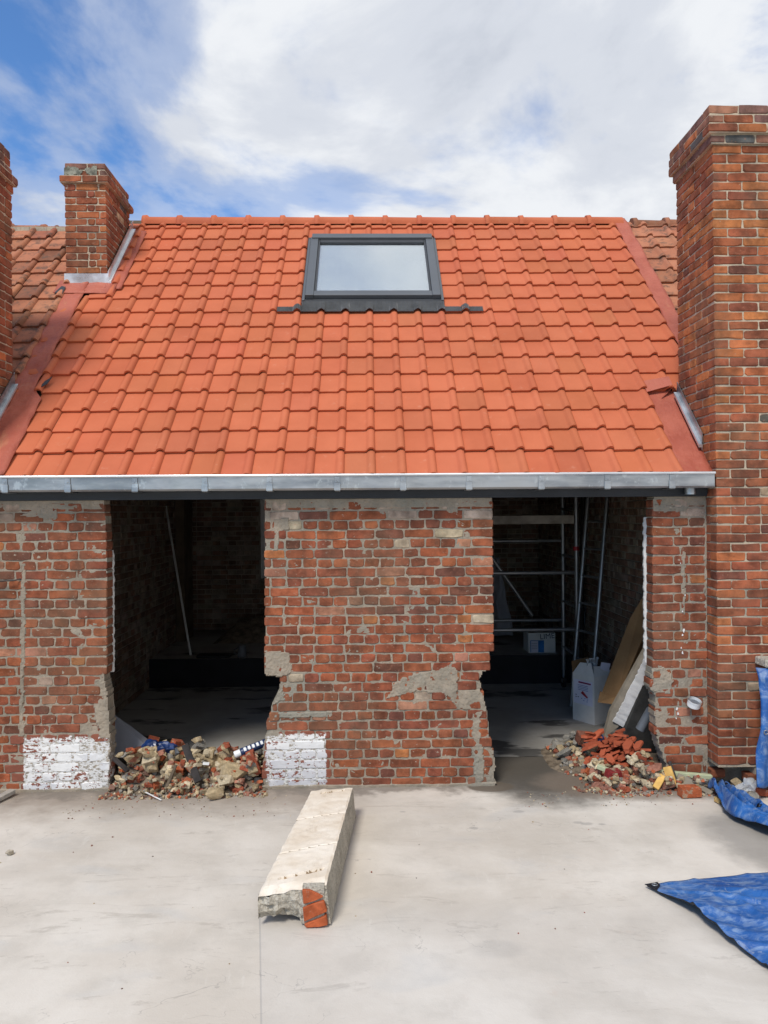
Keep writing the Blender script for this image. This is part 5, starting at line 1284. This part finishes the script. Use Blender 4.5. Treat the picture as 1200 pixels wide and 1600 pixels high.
# ---------------------------------------------------------------- tarpaulins
def cloth(name, f, nu, nv, label, thick=.006, mats=(TARP, TARPB)):
    vs = [f(i/nu, j/nv) for i in range(nu+1) for j in range(nv+1)]
    m = MB(); m.add(vs, [(i*(nv+1)+j, (i+1)*(nv+1)+j, (i+1)*(nv+1)+j+1, i*(nv+1)+j+1) for i in range(nu) for j in range(nv)], 0, True)
    me = m.mesh(name); o = link(name, me, list(mats)); 
    up = sum((p.normal.z for p in me.polygons))
    if up < 0: me.flip_normals()
    s_ = o.modifiers.new('thickness', 'SOLIDIFY'); s_.thickness = thick; s_.offset = -1; s_.material_offset = 1; s_.material_offset_rim = 1
    return tag(o, label, 'tarpaulin')
A = PZ(1011, 1384, .014); Bp = PZ(1200, 1363, .018); Cp = PZ(1200, 1503, .04)
eB = (Bp-A)*2.4; eC = (Cp-A)*2.0; 
def gt(s, t):
    p = A+eB*s+eC*t
    e = math.exp(-s*9)
    env = .25+.75*sm(0, .22, t)
    z = .035+.03*abs(nz(p.x, p.y, 2, 2.2))+.010*abs(nz(p.x, p.y, 5, 7))+.004*nz(p.x, p.y, 7, 19)+.02*sm(0, .3, s)*sm(0, .3, t)-.022*math.exp(-t*10)
    z += .016*math.sin(t*7+1)*e*sm(0, .2, t)+.010*math.exp(-t*14)
    cr = nz(p.x*.6+p.y*1.2, 3, 1, 4.); z += .020*max(0, 1-abs(cr)*7)
    for q in (.16, .34, .52): z += .012*max(0, 1-abs(s-q-.01*nz(t*4, q, 1))/.012)
    for q in (.24, .50, .76): z += .010*max(0, 1-abs(t-q-.01*nz(s*4, q, 1))/.014)
    p = p+Vector((.010*math.sin(t*11)*e+.006*nz(t*8, 1, 1)*e, .003*math.sin(s*9)*math.exp(-t*12), 0)); 
    z = .014+(z-.014)*env
    return Vector((p.x, p.y, max(.012, z)))
GT = cloth('tarpaulin', gt, 130, 130, 'scuffed blue tarpaulin corner with eyelet lying flat on the concrete')
m = MB(); tri = [gt(0, 0)+Vector((-.012, 0, .003)), gt(.036, 0)+Vector((0, .003, .004)), gt(.030, .020)+Vector((0, 0, .005)), gt(0, .050)+Vector((-.004, 0, .004))]; m.prism(tri, (0, 0, .003)); m.build('corner_patch', TARPB, GT)
c = (gt(.014, .016))+Vector((0, 0, .010)); m = MB(); m.tube([c+Vector((math.cos(a)*.013, math.sin(a)*.011, 0)) for a in [2*math.pi*k/16 for k in range(17)]], .0035, 6, cap=False); m.build('eyelet', ALU, GT)
path = [PZ(1114, 1236), PZ(1128, 1246), PZ(1145, 1262), PZ(1170, 1282), PZ(1205, 1298), PZ(1250, 1312), PZ(1330, 1330)]
def ct(s, t):
    k = s*(len(path)-1); i = min(int(k), len(path)-2); p = path[i].lerp(path[i+1], k-i); d = (path[min(i+1, len(path)-1)]-path[i]).normalized(); n = Vector((d.y, -d.x, 0))
    wd = .10+.22*sm(0, .6, s); off = (t-.4)*wd
    z = .02+.065*abs(math.sin(t*9.5+s*7+1.5*nz(s*4, t, 2)))*sm(0, .15, s)*(1-abs(t-.5))*1.3+.035*abs(nz(p.x+off, p.y, t*2, 9))+.05*sm(.2, 0, abs(t-.15))
    return Vector((p.x, p.y, 0))-n*off+Vector((.02*nz(s*9, t*3, 1), .03*nz(s*8, t*4, 5), max(.010, z)))
cloth('tarpaulin', ct, 110, 40, 'crumpled blue tarpaulin strip on the ground below the tall stack')
def ht(s, t):
    z = .87-.76*t; x = 2.595-.055*t+.55*s+.012*math.sin(t*6)*(1-s); y = -.325-.035*math.sin(s*14+t*1.2)-.03*nz(s*3, t*3, 2)-.02*nz(s*8, t*5, 6)-.04*t
    z -= .03*math.sin(s*5)*t
    if t < .08: y += .05*(1-t/.08); z -= .0
    return Vector((x, y, z))
HT = cloth('tarpaulin', ht, 50, 60, 'blue tarpaulin hanging over the low wall before the tall stack')
c = PY(1189, 1147, -.39); m = MB(); 
sx = .03; c = ht(.05, .52)+Vector((0, -.008, 0)); m.tube([c+Vector((math.cos(a)*.013, 0, math.sin(a)*.013)) for a in [2*math.pi*k/16 for k in range(17)]], .004, 6, cap=False); m.build('eyelet', ALU, HT)
m = MB(); m.box((2.70, -.285, 0), (3.5, -.175, .84)); LW = empty('low_wall', (3.1, -.23, 0), 'low brick wall under the hanging tarpaulin with concrete coping', 'wall'); m.build('wall', MORTAR2, LW)
m = MB(); m.box((2.640, -.32, .875), (3.5, -.172, .93)); link('coping', bevel(m.mesh('coping'), .008, 1), RAW, LW)
m = MB(); rng = random.Random(3)
for i in range(2):
    m = MB(); z = .012+.067*i; m.box((2.66+.05*i, -.30, z), (2.86+.03*i, -.20, z+.057)); o = link('brick', bevel(m.mesh('brick'), .005, 1), BRICK_O, LW); o.color = (*pick(rng, PAL_WALL), 1)
# rubbish between the tarp and the stack
q = PZ(1172, 1244); PW = empty('plastic_wrap', (q.x, q.y, 0), 'crumpled clear plastic wrap between the blue tarpaulins', 'plastic wrap')
blob((q.x+.01, q.y+.02, .055), .055, 5, CLEAR, PW, 'wrap', (1.2, .8, .9), 3, .7); blob((q.x+.11, q.y, .05), .035, 8, CLEAR, PW, 'loose_fold', (.8, .7, 1.2), 3, .7)
for i, (px, py, cc, me, nm) in enumerate(((1196, 1250, RED, CH_B[1], 'red brick piece at the right edge below the hanging tarpaulin'), (1182, 1258, GREY, CH_L[2], 'grey lump beside the clear plastic wrap'), (1158, 1236, SAND, CH_L[4], 'sandy lump in front of the hole under the stack'))):
    q = PZ(px, py); single('rubble_chunk', me, (q.x, q.y+.05, .04), (.1, .2, i), .055, cc, nm, 'rubble')
